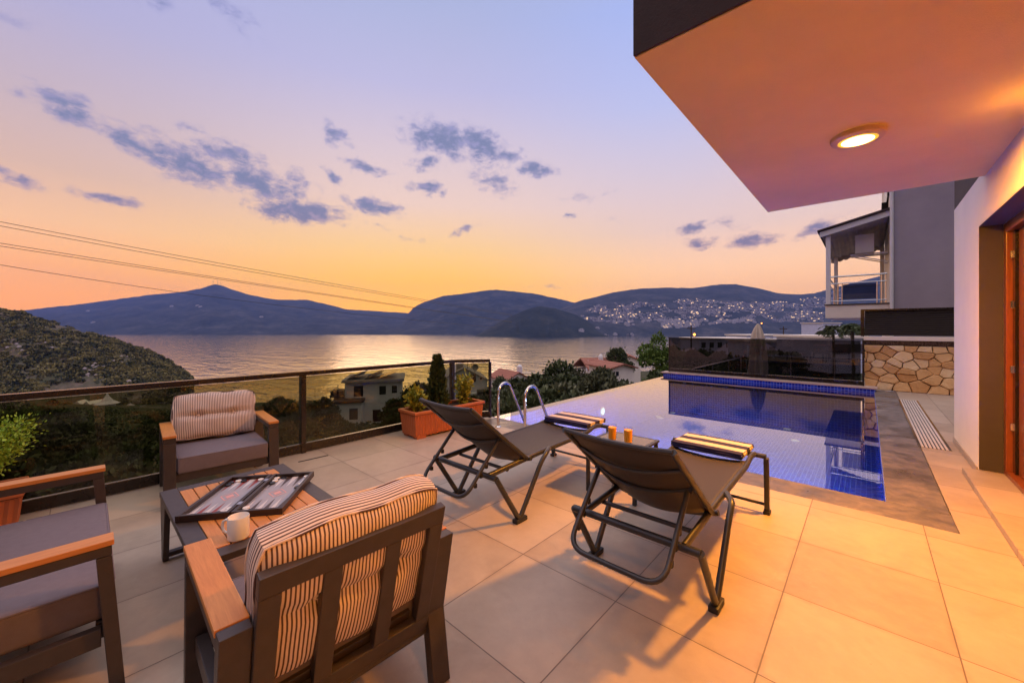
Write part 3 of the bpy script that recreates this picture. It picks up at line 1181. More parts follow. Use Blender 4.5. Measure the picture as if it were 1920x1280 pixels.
vs, fs, tint = [], [], []
for i, (sx0, sz0) in enumerate(seeds):
    poly = [(0, 0), (WW, 0), (WW, WH), (0, WH)]
    for j, (tx, tz) in enumerate(seeds):
        if i == j:
            continue
        ax, az_ = (tx - sx0), (tz - sz0) * 1.5
        mx_, mz_ = (sx0 + tx) / 2, (sz0 + tz) / 2
        L_ = math.hypot(ax, az_)
        ax, az_ = ax / L_, az_ / L_
        poly = clip(poly, ax, az_, ax * mx_ + az_ * mz_ - .0035)
        if len(poly) < 3:
            break
    if len(poly) < 3:
        continue
    cx_ = sum(p[0] for p in poly) / len(poly)
    cz_ = sum(p[1] for p in poly) / len(poly)
    # wobble the outline
    pts = []
    for k in range(len(poly)):
        p, q = poly[k], poly[(k + 1) % len(poly)]
        for u in (0, .5):
            x_, z_ = p[0] + (q[0] - p[0]) * u, p[1] + (q[1] - p[1]) * u
            pts.append((x_ + rng.uniform(-.007, .007), z_ + rng.uniform(-.007, .007)))
    o0 = len(vs)
    n_ = len(pts)
    dep = rng.uniform(.025, .075)
    for (x_, z_) in pts:
        vs.append((x_, .02, z_))
    for (x_, z_) in pts:
        vs.append((cx_ + (x_ - cx_) * .97, -dep * .6, cz_ + (z_ - cz_) * .97))
    for (x_, z_) in pts:
        vs.append((cx_ + (x_ - cx_) * .86, -dep, cz_ + (z_ - cz_) * .86))
    tv = rng.random()
    for a in (0, n_):
        for k in range(n_):
            fs.append((o0 + a + k, o0 + a + (k + 1) % n_, o0 + a + n_ + (k + 1) % n_, o0 + a + n_ + k))
            tint.append(tv)
    fs.append(tuple(o0 + 2 * n_ + k for k in range(n_)))
    tint.append(tv)
mb = MB()
mb.add(vs, fs)
so_ = mb.build('stone', M['stone'], sw)
atr = so_.data.attributes.new('tint', 'FLOAT', 'FACE')
atr.data.foreach_set('value', tint)
mb = MB()
mb.box(0, WW, .004, .28, 0, 1.19)
mb.build('mortar', M['mortar'], sw)
mb = MB()
mb.box(-.02, WW, -.06, .30, 1.192, 1.285)
mb.build('wall_cap', M['house_white'], sw, bevel=.006)
mb = MB()
for k in range(260):
    x = rng.uniform(0, WW)
    h_ = rng.uniform(.03, .12)
    y = rng.uniform(-.05, -.01)
    mb.bar((x, y, 1.19), (x + rng.uniform(-.02, .02), y - .006, 1.19 - h_), .006, .004, (0, 1, 0))
for k in range(60):
    x = rng.uniform(0, WW)
    mb.bar((x, -.02, 1.19 - rng.uniform(.0, .1)), (x + rng.uniform(.1, .3), -.03, 1.19 - rng.uniform(0, .1)), .009, .007, (0, 1, 0))
mb.build('dry_vine', P('dry_vine', (.16, .10, .06), .9, 0, .4, 30), sw)
sc = thing('slatted_screen', 'dark brown horizontal slatted screen on top of the stone wall', 'screen', (-.09, WY + .06, 1.286))
mb = MB()
for k in range(13):
    z = .03 + k * .0475
    mb.prism([(-.016, z), (-.010, z - .006), (.018, z + .022), (.012, z + .028)], 0, .04, 3.3)
mb.build('slat', P('screen_paint', (.030, .022, .02), .4), sc)
for x in (.0, 1.55, 3.2):
    mb = MB()
    mb.box(x - .035, x + .035, -.013 - .02, .05, 0, .66)
    mb.build('post', M['fence_metal'], sc, bevel=.003)
mb = MB()
mb.box(-.035, 3.3, -.034, .04, .625, .665)
mb.build('top_rail', M['fence_metal'], sc, bevel=.003)
mb = MB()
mb.box(.04, 3.3, .03, .04, .02, .62)
mb.build('backing', M['plastic'], sc)

# ---------------------------------------------------------------- glass fences
def glass_fence(name, label, pts, z0, h, glass, posts, rail=.05, post=.08, group=None, bottom=True, top=True):
    """pts: plan polyline; posts: list of plan points with a post"""
    o = thing(name, label, 'glass fence', (pts[0][0], pts[0][1], z0))
    ox, oy = pts[0]
    L = [(x - ox, y - oy) for x, y in pts]
    for (x, y) in posts:
        mb_ = MB()
        mb_.box(x - ox - post / 2, x - ox + post / 2, y - oy - post * .35, y - oy + post * .35, 0, h - .001 if top else h)
        mb_.build('post', M['fence_metal'], o, bevel=.004)
    if top:
        mb_ = MB()
        for a, b in zip(L, L[1:]):
            mb_.bar((*a, h + rail / 2), (*b, h + rail / 2), .075, rail)
        mb_.build('top_rail', M['fence_metal'], o, bevel=.004)
    if bottom:
        mb_ = MB()
        for a, b in zip(L, L[1:]):
            mb_.bar((*a, .06), (*b, .06), .06, .10)
        mb_.build('bottom_rail', M['fence_metal'], o, bevel=.004)
    return o, L


FXX = -5.03
fo, L = glass_fence('glass_fence', 'bronze tinted glass balustrade with dark rail along the terrace edge', [(FXX, -4.9), (FXX, 4.13), (-4.67, 4.60)], 0, .925, None,
                    [(FXX, -2.78), (FXX, -.49), (FXX, 1.80), (FXX, 4.09)])
for a, b in [((FXX, -4.9), (FXX, -2.82)), ((FXX, -2.74), (FXX, -.53)), ((FXX, -.45), (FXX, 1.76)), ((FXX, 1.84), (FXX, 4.05)), ((FXX + .02, 4.14), (-4.68, 4.585))]:
    mb = MB()
    mb.bar((a[0] - FXX, a[1] + 4.9, .515), (b[0] - FXX, b[1] + 4.9, .515), .010, .80)
    mb.build('glass_panel', M['tinted_glass'], fo)
mb = MB()
mb.box(-4.67 - FXX - .015, -4.67 - FXX + .02, 4.60 + 4.9 - .02, 4.60 + 4.9 + .02, 0, .924)
mb.build('end_post', M['fence_metal'], fo, bevel=.003)
bo, L = glass_fence('glass_screen', 'low smoked glass screen standing behind the pool', [(-4.74, 12.74), (-.06, 12.74)], .090, 1.09, None,
                    [(-4.72, 12.74), (-.075, 12.74)], .012, .04, None, True, True)
mb = MB()
mb.bar((.04, 0, .60), (4.62, 0, .60), .010, .975)
mb.build('glass_panel', M['smoked_glass'], bo)

# ---------------------------------------------------------------- pool ladder
ldr = thing('pool_ladder', 'polished steel pool ladder with two curved handrails', 'pool ladder', (-3.87, 4.25, 0))
for s_ in (-1, 1):
    pts = [(s_ * .265, 0, 0), (s_ * .265, 0, .25), (s_ * .265, 0, .45)] + arc((.15, .50), .15, 180, 20, 14, 'yz', s_ * .265) + [(s_ * .265, .66, -.12), (s_ * .265, .66, -.9)]
    mb = MB()
    mb.tube(pts, .021, 14)
    h_ = mb.build('handrail', M['steel'], ldr, smooth=True)
    mb = MB()
    mb.lathe([(.045, 0), (.045, .006), (.03, .02), (.022, .022)], 20)
    fl = mb.build('flange', M['steel'], h_, smooth=True)
    fl.location = (s_ * .265, 0, .0)
for z in (-.30, -.6):
    mb = MB()
    mb.box(-.25, .25, .62, .70, z, z + .03)
    mb.build('step', M['steel'], ldr, bevel=.006)

# ---------------------------------------------------------------- lounge chairs
def pillow_mesh(wd, ht, th, nx=30, nz=22, seed=1, tuft=True):
    """boxed, tufted cushion: x across, y thickness, z up; material 0 faces, 1 gusset"""
    rg = random.Random(seed)
    ph = [rg.uniform(0, 6.28) for _ in range(6)]
    def outline(u, v):
        x = wd / 2 * u * (1 - .05 * abs(v) ** 5) + .004 * math.sin(5 * v + ph[0]) * abs(u)
        z = ht / 2 * v * (1 - .07 * abs(u) ** 5) + .005 * math.sin(6 * u + ph[1]) * abs(v)
        return x, z
    def bulge(u, v):
        b = (max(0, 1 - abs(u) ** 3.2) * max(0, 1 - abs(v) ** 2.6)) ** .55
        h_ = th * .26 + th * .26 * b
        if tuft:
            cr = math.exp(-((v + .02 * math.sin(4 * u + ph[2])) / .11) ** 2)
            h_ -= th * .12 * cr * (1 - abs(u) ** 4)
            for bu in (-.42, .42):
                h_ -= th * .16 * math.exp(-(((u - bu) / .10) ** 2 + (v / .13) ** 2))
        h_ += .004 * math.sin(9 * u + ph[3]) * math.sin(7 * v + ph[4])
        return h_
    mb_ = MB()
    idx = {}
    vs, fs, mi = [], [], []
    for side in (1, -1):
        for i in range(nx + 1):
            for j in range(nz + 1):
                u, v = -1 + 2 * i / nx, -1 + 2 * j / nz
                x, z = outline(u, v)
                idx[side, i, j] = len(vs)
                vs.append((x, side * bulge(u, v), z))
        for i in range(nx):
            for j in range(nz):
                q = (idx[side, i, j], idx[side, i + 1, j], idx[side, i + 1, j + 1], idx[side, i, j + 1])
                fs.append(q if side < 0 else q[::-1])
                mi.append(0)
    per = [(i, 0) for i in range(nx)] + [(nx, j) for j in range(nz)] + [(i, nz) for i in range(nx, 0, -1)] + [(0, j) for j in range(nz, 0, -1)]
    n_ = len(per)
    rings = [[idx[1, a, b] for a, b in per]]
    for t_ in (.7, .35, 0, -.35, -.7):
        ring = []
        for a, b in per:
            p = Vector(vs[idx[1, a, b]])
            k = 1 + .035 * (1 - t_ * t_)
            ring.append(len(vs))
            vs.append((p.x * (1 + .022 * (1 - t_ * t_)), p.y * t_, p.z * k))
        rings.append(ring)
    rings.append([idx[-1, a, b] for a, b in per])
    for r0, r1 in zip(rings, rings[1:]):
        for k in range(n_):
            fs.append((r0[k], r0[(k + 1) % n_], r1[(k + 1) % n_], r1[k]))
            mi.append(1)
    mb_.v, mb_.f, mb_.mi = vs, fs, mi
    # piping along both seams
    pv = [[Vector(vs[i]) for i in rings[0]], [Vector(vs[i]) for i in rings[-1]]]
    return mb_, pv


def seat_chair(name, label, cat, Wd, loc, rz, K=1.0, back=True, seed=1, lean=0.0, roll=0.0, slats=2, ch=.455, cz=.64):
    o = thing(name, label, cat, loc, rz)
    L_, aw = .669, .082
    ZA = .600 * K
    for s_ in (-1, 1):
        xa, xb = (Wd / 2 - aw, Wd / 2) if s_ > 0 else (-Wd / 2, -Wd / 2 + aw)
        mb_ = MB()
        mb_.prism([(-.046, ZA - .064), (0, ZA - .064), (.04, 0.006), (-.006, .006)], 0, xa, xb)
        mb_.build('leg', M['dark_metal'], o, bevel=.004)
        mb_ = MB()
        mb_.prism([(-.708, ZA - .004), (-.638, .277 * K), (-.686, .006), (-.636, .006), (-.588, .277 * K), (-.655, ZA - .004)], 0, xa, xb)
        lg = mb_.build('leg', M['dark_metal'], o, bevel=.004)
        mb_ = MB()
        mb_.box(xa, xb, -.656, .0, ZA - .062, ZA - .0235)
        mb_.build('arm_rail', M['dark_metal'], o, bevel=.004)
        mb_ = MB()
        mb_.box(xa - .003, xb + .003, -.654, .006, ZA - .0225, ZA)
        mb_.build('armrest', M['teak_y'], o, bevel=.004)
        mb_ = MB()
        sx = xa + .012 if s_ > 0 else xb - .052
        mb_.box(sx, sx + .04, -.60, -.03, .195 * K, .262 * K)
        sr = mb_.build('seat_rail', M['dark_metal'], o, bevel=.003)
        mb_ = MB()
        mb_.lathe([(.011, 0), (.011, .003), (.006, .005)], 14, M=Matrix.Translation((s_ * (Wd / 2 - .022 if False else abs(sx + (.04 if s_ > 0 else 0))) , -.40, .228 * K)) @ Matrix.Rotation(s_ * rad(90), 4, 'Y'))
        mb_.build('bolt', M['steel'], sr, smooth=True)
    mb_ = MB()
    mb_.box(-Wd / 2 + aw, Wd / 2 - aw, -.045, -.008, .20 * K, .265 * K)
    mb_.build('front_rail', M['dark_metal'], o, bevel=.003)
    mb_ = MB()
    mb_.box(-Wd / 2 + aw, Wd / 2 - aw, -.625, -.59, .20 * K, .262 * K)
    mb_.build('rear_rail', M['dark_metal'], o, bevel=.003)
    mb_ = MB()
    xi = Wd / 2 - aw - .006
    n_ = 14
    z0, z1 = .267 * K, .405 * K
    mb_.box(-xi, xi, -.60, .012, z0, z1)
    cu = mb_.build('seat_cushion', M['cushion'], o, bevel=.022, seg=4, smooth=True)
    pp = MB()
    zt_ = z1 - .006
    pp.tube(fillet([(-xi + .004, -.30, zt_), (-xi + .004, .008, zt_), (xi - .004, .008, zt_), (xi - .004, -.596, zt_), (-xi + .004, -.596, zt_), (-xi + .004, -.31, zt_)], .03, 4), .0055, 6)
    pp.build('piping', M['cushion'], cu, smooth=True)
    # back frame, tilted
    tb = Vector((0, -.612, .225 * K))
    tt = Vector((0, -.752, .748 * K))
    up = (tt - tb).normalized()
    fr = MB()
    hw = Wd / 2 - aw - .001
    hl = (tt - tb).length
    Mx = Matrix.Translation(tb) @ Matrix.Rotation(math.atan2(-(tt - tb).y, (tt - tb).z), 4, 'X')
    fr.box(-hw, hw, -.018, .018, hl - .072, hl, M=Mx)
    fr.box(-hw, hw, -.0175, .0175, .0, .070, M=Mx)
    for s_ in (-1, 1):
        a, b = sorted((s_ * hw, s_ * (hw - .062)))
        fr.box(a, b, -.0178, .0178, .070, hl - .072, M=Mx)
    fr.build('back_frame', M['dark_metal'], o, bevel=.004)
    for k in range(slats):
        xc = -hw + 2 * hw * (k + 1) / (slats + 1)
        mb_ = MB()
        mb_.box(xc - .030, xc + .030, -.017, .017, .070, hl - .072, M=Mx)
        mb_.build('back_slat', M['dark_metal'], o, bevel=.003)
    mb_ = MB()
    mb_.box(-hw + .07, hw - .07, .022, .055, .06, .10, M=Mx)
    mb_.build('back_ledge', M['dark_metal'], o, bevel=.003)
    if back:
        mb_, pv = pillow_mesh(2 * hw - .012, ch, .20, seed=seed)
        c = mb_.build('back_cushion', [M['stripe_face'], M['stripe_side']], o, smooth=True)
        c.location = (0, -.615 - lean * .1, .0 + cz * K)
        c.rotation_euler = (rad(15.5) + lean, roll, 0)
        pp = MB()
        for ring in pv:
            pp.tube([p * 1.004 for p in ring], .0045, 6, closed=True)
        pp.build('piping', M['stripe_side'], c, smooth=True)
        for bu in (-.42, .42):
            for sd in (-1, 1):
                b_ = MB()
                b_.lathe([(.011, 0), (.009, .004), (.003, .006)], 12, M=Matrix.Translation((bu * hw, sd * .062, 0)) @ Matrix.Rotation(-sd * rad(90), 4, 'X'))
                b_.build('button', M['stripe_side'], c, smooth=True)
    return o


ca = seat_chair('armchair', 'dark framed armchair with striped back cushion seen from behind beside the mug', 'armchair', .805, (-1.985, .680, 0), 1.540, 1.065, seed=3, ch=.53, cz=.592)
ca.scale = (1, .955, 1)
seat_chair('armchair', 'dark framed armchair with striped cushion facing the table from the glass fence', 'armchair', .838, (-4.262, .878, 0), -1.640, 1.0, seed=8, lean=.03, roll=-.03, ch=.43, cz=.625)
seat_chair('loveseat', 'dark two seat sofa with slim teak armrests and a bare grey seat cushion', 'sofa', 1.28, (-2.91, .095, 0), -.01, 1.07, back=True, seed=5, slats=4)

# ---------------------------------------------------------------- coffee table
TZ = .42
tbx0, tbx1, tby0, tby1 = -3.45, -2.27, .352, 1.09
tcx, tcy = (tbx0 + tbx1) / 2, (tby0 + tby1) / 2
tb_ = thing('coffee_table', 'low coffee table with teak slats in a dark frame holding the board', 'coffee table', (tcx, tcy, 0))
hx, hy, bw = (tbx1 - tbx0) / 2, (tby1 - tby0) / 2, .088
mb = MB()
mb.box(-hx, hx, -hy, -hy + bw, TZ - .035, TZ)
mb.box(-hx, hx, hy - bw, hy, TZ - .035, TZ)
mb.box(-hx, -hx + bw, -hy + bw, hy - bw, TZ - .035, TZ - .0003)
mb.box(hx - bw, hx, -hy + bw, hy - bw, TZ - .035, TZ - .0003)
mb.build('frame', M['dark_metal'], tb_, bevel=.004)
nsl = 8
w_ = (2 * hy - 2 * bw) / nsl
for k in range(nsl):
    y = -hy + bw + k * w_
    mb = MB()
    mb.box(-hx + bw + .003, hx - bw - .003, y + .003, y + w_ - .003, TZ - .022, TZ + .002)
    o = mb.build('slat', M['teak_x'], tb_, bevel=.0025)
for sx in (-1, 1):
    for sy in (-1, 1):
        mb = MB()
        xo, yo = sx * (hx - .004), sy * (hy - .004)
        poly = [(sx * (hx - .002), TZ - .036), (sx * (hx - .20), TZ - .036), (sx * (hx - .12), .005), (sx * (hx - .06), .005)]
        mb.prism(poly, 1, yo, yo - sy * .03)
        mb.build('leg', M['dark_metal'], tb_, bevel=.003)
for sx in (-1, 1):
    mb = MB()
    mb.box(sx * (hx - .09) - .02, sx * (hx - .09) + .02, -hy + .035, hy - .035, .02, .05)
    mb.build('stretcher', M['dark_metal'], tb_, bevel=.003)

# backgammon board: two open trays hinged in the middle
bd = thing('backgammon_board', 'open dark backgammon board lying on the coffee table', 'board game', (-2.905, .748, TZ + .002), rad(52.9))
m_board = wood('board_wood', (.018, .010, .008), (.035, .020, .015), .35, (1, 12, 12))
m_field = P('board_field', (.30, .29, .32), .3, 0, .08, 20, coat=.3)
m_red = P('board_red', (.24, .035, .025), .35, 0, .1, 20)
m_pale = P('board_pale', (.55, .52, .52), .35, 0, .06, 20)
m_brown = P('board_brown', (.05, .028, .02), .35, 0, .1, 20)
for s_ in (-1, 1):
    x0, x1 = (s_ * .004, s_ * .272)
    xa, xb = min(x0, x1), max(x0, x1)
    mb = MB()
    mb.box(xa, xb, -.297, .297, 0, .010)
    for (a, b, c, d) in ((xa, xa + .020, -.297, .297), (xb - .020, xb, -.297, .297)):
        mb.box(a, b, c, d, .0101, .037)
    mb.box(xa + .020, xb - .020, -.297, -.277, .0101, .037)
    mb.box(xa + .020, xb - .020, .277, .297, .0101, .037)
    h_ = mb.build('tray', m_board, bd, bevel=.002)
    mb = MB()
    mb.box(xa + .0205, xb - .0205, -.2765, .2765, .0102, .012)
    mb.build('field', m_field, h_)
    w6 = (xb - xa - .045) / 6
    for e in (-1, 1):
        pa, pb = MB(), MB()
        for k in range(6):
            xx = xa + .0225 + k * w6
            tri = [(xx + .001, e * .276), (xx + w6 - .001, e * .276), (xx + w6 / 2, e * .085)]
            tgt = pa if (k + (e > 0)) % 2 else pb
            tgt.add([(p, q, .0128) for p, q in tri], [(0, 1, 2)])
        pa.build('points', m_red if s_ < 0 else m_brown, h_)
        pb.build('points', m_pale, h_)
    em = MB()
    xc = (xa + xb) / 2
    for (ra, rb) in ((.062, .052), (.03, .0)):
        outer = [(xc, -ra * 1.1), (xc + ra * .9, 0), (xc, ra * 1.1), (xc - ra * .9, 0)]
        if rb:
            inner = [(xc, -rb * 1.1), (xc + rb * .9, 0), (xc, rb * 1.1), (xc - rb * .9, 0)]
            em.add([(p, q, .0129) for p, q in outer + inner], [(k, (k + 1) % 4, 4 + (k + 1) % 4, 4 + k) for k in range(4)])
        else:
            em.add([(p, q, .0129) for p, q in outer], [(0, 1, 2, 3)])
    em.build('emblem', P('emblem_pink', (.62, .30, .27), .4, 0, .05, 20), h_)
for z in (-.18, .18):
    mb = MB()
    mb.box(-.012, .012, z - .02, z + .02, .0372, .0385)
    mb.build('hinge', M['steel'], bd)
m_cw = P('checker_white', (.72, .69, .66), .25, 0, .04, 20)
m_cb = P('checker_black', (.012, .013, .016), .25, 0, .1, 20, spec=.6)
chk = MB()
chk.lathe([(.0165, 0), (.0185, .002), (.0185, .007), (.0165, .009), (.012, .0082), (.003, .008)], 22)
proto_w = chk.build('checker', m_cw, smooth=True)
proto_b = chk.build('checker', m_cb, smooth=True)
bw_ = bd.matrix_basis.copy()
cpos_w = [(-.235, -.255), (-.20, .25), (-.06, .25), (.04, .255), (.045, .21), (.235, .25), (.24, .12), (.06, -.25), (-.045, -.24), (-.045, -.20), (.045, -.21)]
cpos_b = [(-.235, .225), (-.165, .245), (-.235, .185), (.045, .165), (.085, .255), (.235, .06), (.085, -.25), (-.085, -.25), (-.15, -.255)]
MW = Matrix.Translation(bd.location) @ Matrix.Rotation(bd.rotation_euler.z, 4, 'Z')
for proto, cps, nm, lab in ((proto_w, cpos_w, 'white', 'small round white game piece lying in the dark backgammon board'), (proto_b, cpos_b, 'black', 'small round black game piece lying in the dark backgammon board')):
    for i, (x, y) in enumerate(cps):
        c = proto if i == 0 else proto.copy()
        if i:
            COL.objects.link(c)
        c.location = MW @ Vector((x, y, .0132))
        tag(c, lab, 'game piece', nm + ' backgammon pieces')

mug = thing('mug', 'plain white coffee mug with handle on the table edge', 'mug', (-2.395, .548, TZ + .0025), rad(222))
mb = MB()
mb.lathe([(.040, 0), (.046, .003), (.048, .02), (.048, .108), (.0465, .111), (.044, .108), (.044, .02), (.040, .012), (.01, .010)], 36)
mb.build('cup', M['mug'], mug, smooth=True)
mb = MB()
mb.tube([(.045, 0, .088), (.062, 0, .092), (.078, 0, .082), (.083, 0, .058), (.077, 0, .036), (.062, 0, .024), (.045, 0, .028)], .0065, 10)
mb.build('handle', M['mug'], mug, smooth=True)

# ---------------------------------------------------------------- sun loungers
def lounger(label, loc):
    o = thing('sun_lounger', label, 'sun lounger', (loc[0], loc[1], 0), 0, 'sun loungers facing the pool')
    ch = M['charcoal']
    HWD, RI = .365, .285
    for s_ in (-1, 1):
        x = s_ * HWD
        mb_ = MB()
        path = fillet([(x, 0, .40), (x, .255, .012), (x, .53, .395), (x, .60, .452), (s_ * (RI + .02), .72, .452)], [.05, .12, .06], 6)
        mb_.tube(path, .021, 12, flat=.85)
        lg = mb_.build('leg', ch, o, smooth=True)
        mb_ = MB()
        mb_.box(x - .026, x + .026, .20, .325, 0, .034)
        mb_.build('foot_cap', M['plastic'], lg, bevel=.008)
        mb_ = MB()
        mb_.bar((x, 1.70, .02), (x, 1.66, .46), .036, .042, (0, 1, 0))
        lg = mb_.build('leg', ch, o, bevel=.010, seg=3, smooth=True)
        mb_ = MB()
        mb_.box(x - .024, x + .024, 1.665, 1.735, 0, .028)
        mb_.build('foot_cap', M['plastic'], lg, bevel=.006)
        mb_ = MB()
        mb_.tube(fillet([(s_ * RI, .0, .405), (s_ * RI, .5, .432), (s_ * RI, 1.38, .452), (s_ * RI, 1.52, .492), (s_ * RI, 1.66, .470)], [.2, .12, .08], 5), .022, 12, flat=.8)
        mb_.build('side_rail', ch, o, smooth=True)
        mb_ = MB()
        mb_.tube([(s_ * .300, .42, .435), (s_ * .300, .10, .69), (s_ * .300, -.19, .925)], .017, 10)
        mb_.build('backrest_tube', ch, o, smooth=True)
        mb_ = MB()
        mb_.lathe([(.016, -.02), (.018, 0), (.016, .02)], 12, M=Matrix.Translation((s_ * .285, .42, .435)) @ Matrix.Rotation(rad(90), 4, 'Y'))
        mb_.lathe([(.013, -.02), (.013, .02)], 12, M=Matrix.Translation((s_ * .268, .13, .640)) @ Matrix.Rotation(rad(90), 4, 'Y'))
        mb_.build('pivot', M['plastic'], o, smooth=True)
    for nm, y, z, hw, r in (('crossbar', 0, .40, HWD, .021), ('crossbar', .21, .392, RI, .013), ('crossbar', 1.66, .468, HWD, .020), ('stretcher', 1.69, .075, HWD, .012)):
        mb_ = MB()
        mb_.tube([(-hw, y, z), (hw, y, z)], r, 12)
        mb_.build(nm, ch, o, smooth=True)
    mb_ = MB()
    mb_.tube([(x, .44, .435 - .055 * (1 - (x / .33) ** 2)) for x in [-.33 + .66 * k / 16 for k in range(17)]], .017, 10)
    mb_.build('crossbar', ch, o, smooth=True)
    for ya, za, dep in ((-.19, .925, .02), (-.035, .80, .085), (.14, .66, .105)):
        mb_ = MB()
        nrm = Vector((0, -.62, -.78)).normalized()
        pts = []
        for k in range(17):
            x = -.30 + .60 * k / 16
            q = dep * (1 - (x / .30) ** 2)
            pts.append((x, ya + nrm.y * q * .8, za + nrm.z * q * .8))
        mb_.tube(pts, .010 if dep > .03 else .013, 8)
        mb_.build('backrest_rib', ch, o, smooth=True)
    # slings
    def sheet(y0, z0, y1, z1, hw, sag, name, nrm, nu=16, nv=10, sag0=None):
        vs_, fs_ = [], []
        for i in range(nu + 1):
            for j in range(nv + 1):
                u, v = -1 + 2 * i / nu, j / nv
                sg = (sag if sag0 is None else sag0 + (sag - sag0) * min(1, v * 2.2)) * (1 - u * u)
                vs_.append((hw * u, y0 + (y1 - y0) * v + nrm[1] * sg, z0 + (z1 - z0) * v + nrm[2] * sg))
        for i in range(nu):
            for j in range(nv):
                k_ = nv + 1
                fs_.append((i * k_ + j, (i + 1) * k_ + j, (i + 1) * k_ + j + 1, i * k_ + j + 1))
        b_ = MB()
        b_.add(vs_, fs_)
        ob = b_.build(name, M['sling'], o, smooth=True)
        sm = ob.modifiers.new('thick', 'SOLIDIFY')
        sm.thickness = .004
        return ob
    sheet(-.19, .935, .41, .448, .300, .075, 'backrest_sling', (0, -.62, -.78), sag0=.015)
    sheet(.43, .446, 1.45, .470, .285, .028, 'seat_sling', (0, 0, -1))
    # prop loop with ratchet teeth
    mb_ = MB()
    ltop, lbot = (.13, .640), (-.215, .290)
    pts = fillet([(-.262, *ltop), (-.262, *lbot), (.262, *lbot), (.262, *ltop)], .11, 7)
    mb_.tube(pts, .0145, 10)
    lp_ = mb_.build('prop_loop', ch, o, smooth=True)
    mb_ = MB()
    for s_ in (-1, 1):
        for f in (.42, .58, .74):
            y, z = ltop[0] + (lbot[0] - ltop[0]) * f, ltop[1] + (lbot[1] - ltop[1]) * f
            mb_.box(s_ * .262 - .010, s_ * .262 + .010, y + .004, y + .026, z - .038, z - .006)
    mb_.build('ratchet', M['plastic'], lp_, bevel=.003)
    return o


L1 = (-2.36, 2.03)
L2 = (-.965, 2.03)
lounger('dark sling sun lounger on the left nearer the pool ladder with tilted backrest', L1)
lounger('dark sling sun lounger on the right nearer the house with tilted backrest', L2)


def towel(label, loc, rz):
    o = thing('folded_towel', label, 'towel', loc, rz)
    rg = random.Random(int(loc[0] * 100))
    for k in range(3):
        mb_ = MB()
        z0 = .0005 + k * .0158
        ex, ey = .268 + rg.uniform(-.006, .004), .198 - .003 * k
        nx_ = 12
        for i in range(nx_):
            xa_, xb_ = -ex + 2 * ex * i / nx_, -ex + 2 * ex * (i + 1) / nx_
        vs_, fs_ = [], []
        prof = []
        for (cy, sgn) in ((ey - .008, 1), (-ey + .008, -1)):
            for q in range(7):
                a_ = rad(-90 + 180 * q / 6) if sgn > 0 else rad(90 + 180 * q / 6)
                prof.append((cy + .008 * math.cos(a_), .0078 + .0075 * math.sin(a_)))
        np_ = len(prof)
        for i in range(nx_ + 1):
            x_ = -ex + 2 * ex * i / nx_
            wv = .0022 * math.sin(7 * x_ / ex + k * 1.7)
            for (y_, z_) in prof:
                vs_.append((x_ + (.004 * math.sin(y_ * 30 + k) if i in (0, nx_) else 0), y_ + wv, z0 + z_ + (.0012 * math.sin(9 * x_ + k))))
        for i in range(nx_):
            for q in range(np_):
                fs_.append((i * np_ + q, (i + 1) * np_ + q, (i + 1) * np_ + (q + 1) % np_, i * np_ + (q + 1) % np_))
        fs_.append(tuple(range(np_))[::-1])
        fs_.append(tuple(nx_ * np_ + q for q in range(np_)))
        mb_.add(vs_, fs_)
        mb_.build('fold', M['towel'], o, smooth=True)
    return o


towel('folded navy and cream striped towel on the left sun lounger', (L1[0] - .01, L1[1] + 1.60, .474), rad(1))
towel('folded navy and cream striped towel on the right sun lounger', (L2[0] - .02, L2[1] + 1.60, .474), rad(-1.5))

# side table with two glasses of juice
st = thing('side_table', 'small dark side table standing between the sun loungers', 'side table', (-1.68, 3.37, 0))
for sx in (-1, 1):
    for sy in (-1, 1):
        mb = MB()
        mb.box(sx * .225 - .015, sx * .225 + .015, sy * .225 - .015, sy * .225 + .015, .001, .435)
        mb.build('leg', M['charcoal'], st, bevel=.004)
mb = MB()
for a, b in (((-.25, -.235), (.25, -.235)), ((-.25, .235), (.25, .235)), ((-.235, -.22), (-.235, .22)), ((.235, -.22), (.235, .22))):
    mb.bar((*a, .446), (*b, .446), .03, .02)
mb.build('frame', M['charcoal'], st, bevel=.003)
mb = MB()
mb.box(-.221, .221, -.221, .221, .448, .455)
mb.build('table_top', P('grey_glass_top', (.10, .10, .11), .12, 0, .05, 4), st)
m_juice = P('orange_juice', (1.0, .40, .015), .25, 0, .04, 30)
for (x, y, lab) in ((-1.762, 3.335, 'glass of orange juice on the side table nearer the left sun lounger'), (-1.607, 3.340, 'glass of orange juice on the side table nearer the right sun lounger')):
    g_ = thing('juice_glass', lab, 'glass', (x, y, .4565), 0, 'glasses of orange juice')
    mb = MB()
    mb.lathe([(.034, 0), (.037, .003), (.041, .145), (.0395, .145), (.0355, .008), (.002, .007)], 30, cap=False)
    mb.build('tumbler', M['clear_glass'], g_, smooth=True)
    mb = MB()
    mb.lathe([(.002, .009), (.0345, .009), (.0382, .118), (.002, .118)], 30, cap=False)
    mb.build('juice', m_juice, g_, smooth=True)

